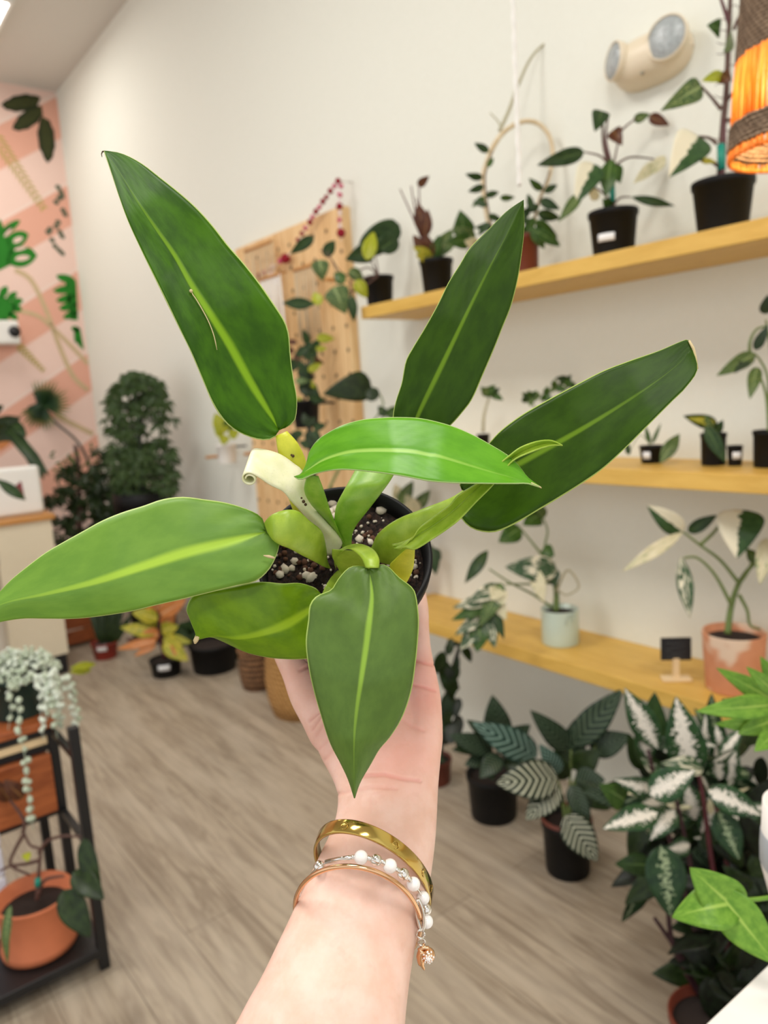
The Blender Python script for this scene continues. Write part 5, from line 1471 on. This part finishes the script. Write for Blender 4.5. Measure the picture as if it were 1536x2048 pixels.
for (x, y, d) in heads[::4]: b.tube([P(x, y, d), P(278, min(y+50, 980), D)], .003, 4)
b.build('stems', M_['stem_dark'], t)
# lower bushy plants left of it
t, p, D = far_thing('potted_schefflera', 'bushy plant with a brown trunk, between the umbrella tree and the white sign', 160, 1090, 5.6)
p = onY(160, 1090, 5.6); D = depth(p)
pot(t, Vector((p.x, p.y, .42)), .16, .13, 0, 'black_pot', base=0)
stem(t, [(160, 1100), (158, 1010), (156, 930), (150, 890)], .022, 'stem_brown', D)
b = MB()
for k in range(240):
    if k < 150:
        x, y = rr.uniform(92, 262), rr.uniform(930, 1090)
    else:
        x, y = rr.gauss(215, 30), rr.uniform(900, 1080)
    if x < 120 and y < 985: continue
    if (x-110)*1.2 > 1095-y+90 and y > 1060 and x > 230: continue
    d = D+rr.uniform(-.3, .15)
    n_ = rr.randint(4, 7); a0 = rr.uniform(0, 6)
    for j in range(n_):
        a = a0+j*2*PI/n_; c0 = P(x, y, d)
        dr = RT*math.cos(a)*.06+UP*(math.sin(a)*.05-.015)+FW*rr.uniform(-.04, .04)
        leaf_pts(b, c0, c0+dr*rr.uniform(.7, 1.3), .026, 'lance', roll=rr.uniform(-.8, .8), arch=.2, n=4, m=1)
b.build('foliage', M_['l_palm'], t)
b = MB()
for k in range(34):
    x, y = rr.uniform(104, 190), rr.uniform(890, 960); a = rr.uniform(0, 6.28); c0 = P(x, y, D+rr.uniform(-.1, .2))
    leaf_pts(b, c0, c0+(RT*math.cos(a)+UP*math.sin(a))*.05, .02, 'ovate', n=5, m=1)
b.build('foliage', M_['l_green'], t)
# fan palm leaf
t, p, D = far_thing('potted_fan_palm', 'fan palm with one round pleated leaf in front of the pink wall', 190, 1110, 6.5)
p = onY(190, 1110, 6.5); D = depth(p)
pot(t, Vector((p.x, p.y, .40)), .14, .11, 0, 'black_pot', base=0)
stem(t, [(190, 1110), (184, 960), (160, 890), (112, 846), (88, 820)], .014, 'stem_dark', D)
for k in range(38):
    a = -1.05+k/37*(2*PI-.75); a = math.radians(-28)+k/38*2*PI*.94
    L = rr.uniform(52, 62)*(1.0 if math.sin(a) > -.3 else .9)
    leaf_pts_ = pl(t, 86-12*math.cos(a), 812+12*math.sin(a), 86+L*math.cos(a), 812-L*.95*math.sin(a), 5.5, 'l_fan', D, D-.05+.06*math.sin(a*3), 'lance', n=8, m=2)
# strap leaved plant on the counter side
t, p, D = far_thing('potted_dracaena', 'plant with long grey-green strap leaves above the white sign', -30, 1000, 5.5)
p = onY(-40, 1000, 5.5); D = depth(p)
pot(t, Vector((p.x, p.y, 1.0)), .15, .12, 0, 'black_pot', base=0)
for a in ((10, 850, 96, 950, 24, 'l_dark'), (18, 838, 52, 872, 22, 'l_dark'), (-20, 850, 40, 836, 22, 'l_palm'), (-10, 880, 24, 880, 24, 'l_palm'), (-30, 830, 6, 812, 20, 'l_palm'), (-20, 870, 14, 850, 26, 'l_palm'), (30, 862, 88, 958, 20, 'l_dark'), (-20, 900, 20, 884, 14, 'l_orange')):
    pl(t, *a[:5], a[5], D, D-.05, 'strap')
stem(t, [(-40, 1000), (-20, 900), (10, 852)], .012, 'stem_dark', D)
# leaf hanging in front of the sign
t, p, D = far_thing('potted_vine', 'plant at the very edge whose single dark leaf hangs across the white sign', -60, 1040, 4.0)
p = onY(-60, 1040, 4.0); D = depth(p)
pot(t, Vector((p.x, p.y, .92)), .10, .08, 0, 'white', base=0)
pl(t, -8, 958, 54, 1002, 22, 'l_dark', D, None, 'lance', arch=-.2)
stem(t, [(-60, 1040), (-40, 980), (-8, 956)], .006, 'stem_dark', D)

# ------------------------------------------------------------------ row of floor plants before the pegboard
t, c, D, r = floor_pot('potted_snake_plant', 'dark upright leaves in a brick-red pot with a white label, near the counter', (212, 1322), 1283, 26, 'red_pot', .8, grp='plants in pots on the floor', up=8)
label_on(t, 203, 1297, 20, 13, c-Vector((0, 0, .02)), r*.96)
for a in ((208, 1286, 196, 1196, 16), (216, 1286, 226, 1190, 18), (222, 1286, 246, 1200, 16), (204, 1286, 178, 1210, 14), (226, 1288, 262, 1230, 14)):
    pl(t, *a, 'l_palm', D, D, 'strap')
t, c, D, r = floor_pot('potted_croton', 'plant with yellow and orange leaves in a black pot with a white label', (334, 1358), 1316, 32, 'black_pot', .85, grp='plants in pots on the floor', up=10)
label_on(t, 328, 1336, 24, 12, c-Vector((0, 0, .02)), r*.95)
stem(t, [(330, 1316), (322, 1280), (318, 1240), (318, 1200)], .012, 'stem_red', D)
for a in ((316, 1238, 264, 1224, 34, 'l_yellow', -.05), (312, 1266, 240, 1254, 30, 'l_yellow', -.05), (314, 1282, 232, 1298, 20, 'l_orange', -.08), (320, 1230, 372, 1198, 34, 'l_orange', -.06), (318, 1222, 300, 1196, 44, 'l_orange', -.02), (316, 1216, 336, 1192, 36, 'l_orange', -.06), (328, 1284, 376, 1322, 36, 'l_yellow', -.1), (326, 1280, 382, 1284, 26, 'l_yellow', -.05), (312, 1290, 268, 1312, 16, 'l_orange', -.08), (318, 1270, 282, 1268, 30, 'l_orange', -.04), (322, 1262, 356, 1252, 32, 'l_yellow', 0), (310, 1280, 276, 1282, 22, 'l_lime', 0), (324, 1250, 350, 1230, 30, 'l_orange', .0), (314, 1252, 286, 1240, 30, 'l_lime', .02), (334, 1292, 352, 1310, 20, 'l_orange', -.1), (306, 1290, 250, 1278, 22, 'l_brown', .03)):
    pl(t, *a[:5], a[5], D+a[6], D+a[6]-.05, 'ovate', roll=rr.uniform(-.4, .4))
# dark bushes behind
for (px_, by, rp, lab, x0, x1, y0, y1) in ((430, 1345, 48, 'dark leafy plant in a black pot between the croton and the brown basket', 370, 480, 1225, 1320),):
    t, c, D, r = floor_pot('potted_shrub', lab, (px_, by), by-62, rp, 'black_pot', .85, grp='plants in pots on the floor', up=8)
    D += .25 if False else 0
    for k in range(46):
        x, y = rr.uniform(x0, x1), rr.uniform(y0, y1); a = rr.uniform(0, 6.28)
        pl(t, x, y, x+34*math.cos(a), y-34*math.sin(a), 22, rr.choice(('l_palm', 'l_dark', 'l_palm')), D+.06+rr.random()*.1, None, n=8, m=2)
# baskets
for (nm, lab, bx, by, rim, rp, mat) in (('basket', 'brown woven wicker basket on the floor, between the dark plants and the thumb', 518, 1386, 1296, 36, 'basket_dark'), ('basket', 'large tan woven basket on the floor just behind the hand', 610, 1432, 1290, 72, 'basket_tan')):
    b0 = onZ(bx, by-14, 0); D = depth(b0); r = rp*D/F; h = (by-14-rim)*D/F*1.02
    t = thing(nm, lab, 'basket', b0, 'woven baskets on the floor')
    MB().lathe([(0, 0), (r*.86, 0), (r*.98, h*.25), (r*1.02, h*.55), (r*.96, h*.97), (r*.98, h), (r*.90, h), (r*.88, h*.8), (0, h*.3)], b0, 44).build('body', M_[mat], t)
    MB().tube([b0+Vector((r*.96*math.cos(k/40*2*PI), r*.96*math.sin(k/40*2*PI), h)) for k in range(41)], .008, 8, False).build('rim', M_[mat], t)
# timber crate end by the counter
p = onZ(150, 1298, 0)
t = thing('wooden_crate', 'small brown wooden crate on the floor next to the counter', 'crate', p)
for k in range(3): MB().box((p.x-.10, p.y+.05, .02+k*.1), (p.x+.16, p.y+.065, .10+k*.1)).build('slat', M_['acacia'], t, False)
for x_ in (-.1, .145): MB().box((p.x+x_, p.y+.066, 0), (p.x+x_+.02, p.y+.3, .33)).build('side_panel', M_['oak'], t, False)
MB().box((p.x-.078, p.y+.066, .02), (p.x+.143, p.y+.3, .04)).build('base', M_['acacia'], t, False)

# ------------------------------------------------------------------ rolling stand at the left
CX1, CY0, CY1, CX0 = .465, 1.985, 2.235, .02
t = thing('plant_stand', 'black metal plant stand with a red-brown wooden drawer box', 'plant stand', Vector(((CX0+CX1)/2, (CY0+CY1)/2, 0)))
CY2 = 2.52; TT = .645
for (x, y, h_) in ((CX1, CY0, .70), (CX1, CY1, TT-.022), (CX0, CY0, .70), (CX0, CY1, TT-.022), (CX1, CY2, TT-.022), (CX0, CY2, TT-.022)):
    MB().box((x-.013, y-.013, 0), (x+.013, y+.013, h_)).build('leg', M_['black_metal'], t, False, bevel=.002)
MB().box((CX0-.012, CY0-.012, .04), (CX1+.012, CY1+.012, .066)).build('shelf', M_['black_metal'], t, False, bevel=.003)
MB().box((CX0-.02, CY1-.02, TT-.021), (CX1+.012, CY2+.02, TT)).build('top', M_['acacia'], t, False, bevel=.003)
for z in (.365, .565, TT-.032):
    b = MB()
    for (x0, y0, x1, y1) in ((CX0, CY1-.008, CX1, CY1+.008), (CX0, CY2-.008, CX1, CY2+.008), (CX0-.008, CY0, CX0+.008, CY2), (CX1-.008, CY0, CX1+.008, CY2)):
        if z == .565 and (x1-x0 < .1 or y0 > CY1+.1): continue
        b.box((x0, y0, z-.009), (x1, y1, z+.009))
    b.build('rail', M_['black_metal'], t, False)
MB().box((CX0+.02, CY1-.03, .378), (CX1-.016, CY1-.012, .552)).build('drawer_front', M_['acacia'], t, False, bevel=.003)
MB().box((CX0+.03, CY1-.0115, .385), (CX1-.02, CY2-.03, .55)).build('drawer_box', M_['acacia'], t, False)
MB().box((CX0+.02, CY1-.01, .578), (CX1-.016, CY1+.01, .598)).build('drawer_edge', M_['pine'], t, False)
# terracotta pot with drooping dark leaves
rim = onY(66, 1786, 2.105); D = depth(rim); r = 72*D/F
t = thing('potted_philodendron', 'big drooping dark leaves in an orange terracotta pot on the black plant stand', 'potted plant', Vector((rim.x, rim.y, .0665)))
z0 = .0665; h = rim.z-z0
MB().lathe([(0, 0), (r*.86, 0), (r*.98, h*.04), (r*1.0, h*.14), (r*.99, h*.17), (r*.965, h*.2), (r*.93, h*.6), (r*.98, h*.92), (r*1.04, h*.985), (r*1.02, h), (r*.95, h*.99), (r*.86, h*.7), (0, h*.7)], Vector((rim.x, rim.y, z0)), 48).build('pot', M_['terracotta'], t)
MB().lathe([(r*.88, h*.74), (r*.4, h*.78), (0, h*.76)], Vector((rim.x, rim.y, z0)), 28).build('soil', M_['soil'], t)
for q in ([(74, 1800), (78, 1740), (80, 1700), (60, 1690), (46, 1660)], [(78, 1706), (95, 1682), (128, 1672), (166, 1674)], [(80, 1720), (50, 1728), (20, 1732), (0, 1742)], [(48, 1668), (30, 1700), (22, 1730), (60, 1750)], [(46, 1664), (48, 1640), (20, 1600)], [(76, 1790), (90, 1760), (128, 1752)]):
    stem(t, q, .0048, 'stem_brown', D-.03)
MB().tube([P(75, 1772, D-.035), P(76, 1756, D-.035)], .008, 8).build('tie_tape', M_['teal_tape'], t)
for a in ((168, 1676, 200, 1800, 44, 'l_palm', -.16, .5), (146, 1744, 208, 1798, 50, 'l_palm', -.18, 0), (126, 1780, 180, 1876, 58, 'l_palm', -.20, .2), (22, 1810, 12, 1930, 26, 'l_marb', -.14, .8), (20, 1602, -10, 1560, 30, 'l_brown', 0, 0), (46, 1596, 8, 1560, 34, 'l_brown', -.02, 0), (52, 1706, 56, 1722, 18, 'l_lime', -.04, 0)):
    pl(t, *a[:5], a[5], D+a[6], D+a[6]-.03, 'ovate', roll=a[7])
# string of pearls in a teal pot on the top
bs = onZ(42, 1424, TT); D = depth(bs)
t = thing('potted_string_of_pearls', 'trailing string-of-pearls plant in a dark teal pot on top of the black plant stand', 'potted plant', Vector((bs.x, bs.y, TT)))
rpx = 64*D/F; zrim = TT
lo_, hi_ = 0, .4
for _ in range(30):
    m_ = (lo_+hi_)/2
    if pix(Vector((bs.x, bs.y, TT+m_)))[1] > 1342: lo_ = m_
    else: hi_ = m_
hp = lo_
pot(t, Vector((bs.x, bs.y, TT+hp)), rpx, rpx*.78, 0, 'teal_pot', base=TT+.0008)
ctr = Vector((bs.x, bs.y, TT+hp))
rr = random.Random(31)
M_['l_pearl2'] = plain('pale_pearls', C(214, 222, 206), .45, var=.1, scale=40)
b1, b2 = MB(), MB()
for k in range(420):
    a = rr.uniform(0, 6.28); q = math.sqrt(rr.random())*rpx*1.28
    z = .045*(1-(q/(rpx*1.3))**2)*rr.uniform(.4, 1.5)+rr.uniform(-.012, .01)-max(0, q-rpx)*.8
    (b1 if rr.random() < .6 else b2).ball(ctr+Vector((q*math.cos(a), q*math.sin(a), z)), rr.uniform(.0045, .0085), 8, 6)
for b_, m_ in ((b1, 'l_pearl'), (b2, 'l_pearl2')):
    o = b_.build('foliage', M_[m_], t); o['kind'] = 'stuff'
strands = [([(40, 1400), (38, 1440), (44, 1480), (52, 1530), (58, 1600), (66, 1660)], -.24)]
for k in range(13):
    a = rr.choice((rr.uniform(-3.0, -2.2), rr.uniform(-1.1, .4), rr.uniform(-.9, .5)))
    x0 = 42+68*math.cos(a); L = rr.choice((40, 60, 80, 60, 120))
    y0 = 1352+8*math.sin(-a)
    strands.append(([(x0, y0-6), (x0+6*math.cos(a), y0+L*.4), (x0+9*math.cos(a)+rr.uniform(-4, 4), y0+L*.75), (x0+10*math.cos(a)+rr.uniform(-5, 5), y0+L)], -.19 if math.sin(a) < 0 else -.09))
strands += [([(138, 1350), (152, 1400), (156, 1460), (160, 1530), (166, 1590)], -.02), ([(132, 1356), (146, 1420), (152, 1480), (156, 1530)], -.05), ([(126, 1360), (120, 1420), (128, 1470)], -.06), ([(100, 1365), (96, 1420), (112, 1440)], -.10), ([(110, 1366), (112, 1400), (122, 1470)], -.08), ([(20, 1372), (22, 1420), (16, 1460)], -.14)]
for q, dd in strands:
    pp = cr([tuple(P(x, y, D+dd)) for x, y in q], 40)
    L = sum((pp[i+1]-pp[i]).length for i in range(39)); n_ = max(4, int(L/.026))
    b = MB(); b.tube(pp, .0009, 4)
    for k in range(n_):
        p = pp[int(k/n_*39)]
        for _ in range(2):
            b.ball(p+Vector((rr.uniform(-.007, .007), rr.uniform(-.007, .007), rr.uniform(-.005, .005))), rr.uniform(.006, .0092), 8, 6)
    b.build('strand', M_[rr.choice(('l_pearl', 'l_pearl2'))], t)
for a in ((140, 1336, 194, 1328, 16, 'l_lime'), (138, 1344, 186, 1340, 14, 'l_lime')):
    pl(t, *a[:5], a[5], D-.02, D+.06, 'lance')
# white plastic tray, cut off by the edge
p = P(-4, 1780, 1.95)
t = thing('plastic_tray', 'white ribbed plastic box cut off by the picture edge, beside the orange terracotta pot', 'box', Vector((p.x, 2.16, .067)))
q0, q1 = onY(-90, 1668, 2.212), onY(18, 1790, 2.212)
for k in range(4):
    z1 = q0.z-(q0.z-.067)/4*k; z0 = q0.z-(q0.z-.067)/4*(k+1)
    MB().box((max(q0.x, .052), 2.212, z0+.004), (max(q1.x, q0.x+.05), 2.244, z1-.002)).build('tray', plain('milky_plastic', C(226, 228, 240), .3, var=.02), t, False, bevel=.006)
MB().box((max(q0.x, .052)+.01, 2.215, .067), (max(q1.x, q0.x+.05)-.01, 2.24, q0.z-.006)).build('post', M_['white'], t, False)

# ------------------------------------------------------------------ ceiling lights and daylight
em = NT('lit_ceiling_panel'); em.b.inputs['Emission Color'].default_value = (1, .98, .95, 1); em.b.inputs['Emission Strength'].default_value = 5
em.base(C(255, 255, 255))
cpt = onZ(12, 26, 4.17)


def ceiling_panel(x, y, lab, power):
    t = thing('ceiling_light', lab, 'ceiling light', Vector((x, y, 4.17)), 'ceiling panels')
    MB().box((x-.62, y-.32, 4.14), (x+.62, y+.32, 4.178)).build('frame', M_['white'], t, False, bevel=.004)
    MB().box((x-.59, y-.29, 4.134), (x+.59, y+.29, 4.1385)).build('diffuser', em.m, t, False)
    l = bpy.data.lights.new('panel_lamp', 'AREA'); l.shape = 'RECTANGLE'; l.size = 1.18; l.size_y = .58; l.energy = power; l.color = (1, .95, .88)
    o = bpy.data.objects.new('panel_lamp', l); COL.objects.link(o); o.location = (x, y, 4.12)


ceiling_panel(cpt.x-.62, cpt.y+.1, 'lit white ceiling panel whose corner shows at the top edge of the picture', 16)
for (x, y) in ((-.2, 2.6), (-.2, .2), (-.2, -2.0)):
    l = bpy.data.lights.new('panel_lamp', 'AREA'); l.shape = 'RECTANGLE'; l.size = 1.2; l.size_y = .6; l.energy = 46; l.color = (1, .97, .93)
    o = bpy.data.objects.new('panel_lamp', l); COL.objects.link(o); o.location = (x, y, 4.1)
l = bpy.data.lights.new('bulb_lamp', 'POINT'); l.energy = 3.6; l.color = (1, .74, .42); l.shadow_soft_size = .03
lo = bpy.data.objects.new('bulb_lamp', l); COL.objects.link(lo); lo.location = P(1612, 300, 1.27)+Vector((0, 0, .10))
w = bpy.data.worlds.new('daylight'); SC.world = w; w.use_nodes = True
w.node_tree.nodes['Background'].inputs[0].default_value = (.97, .985, 1, 1)
w.node_tree.nodes['Background'].inputs[1].default_value = 1.12
SC.view_settings.view_transform = 'Standard'
SC.view_settings.look = 'None'
SC.view_settings.exposure = .09
SC.view_settings.gamma = 1
SC.view_settings.use_curve_mapping = False
SC.cycles.use_denoising = True
SC.cycles.max_bounces = 8
SC.cycles.diffuse_bounces = 4
SC.cycles.sample_clamp_indirect = 8
for o in bpy.data.objects:
    if '_o' in o: del o['_o']
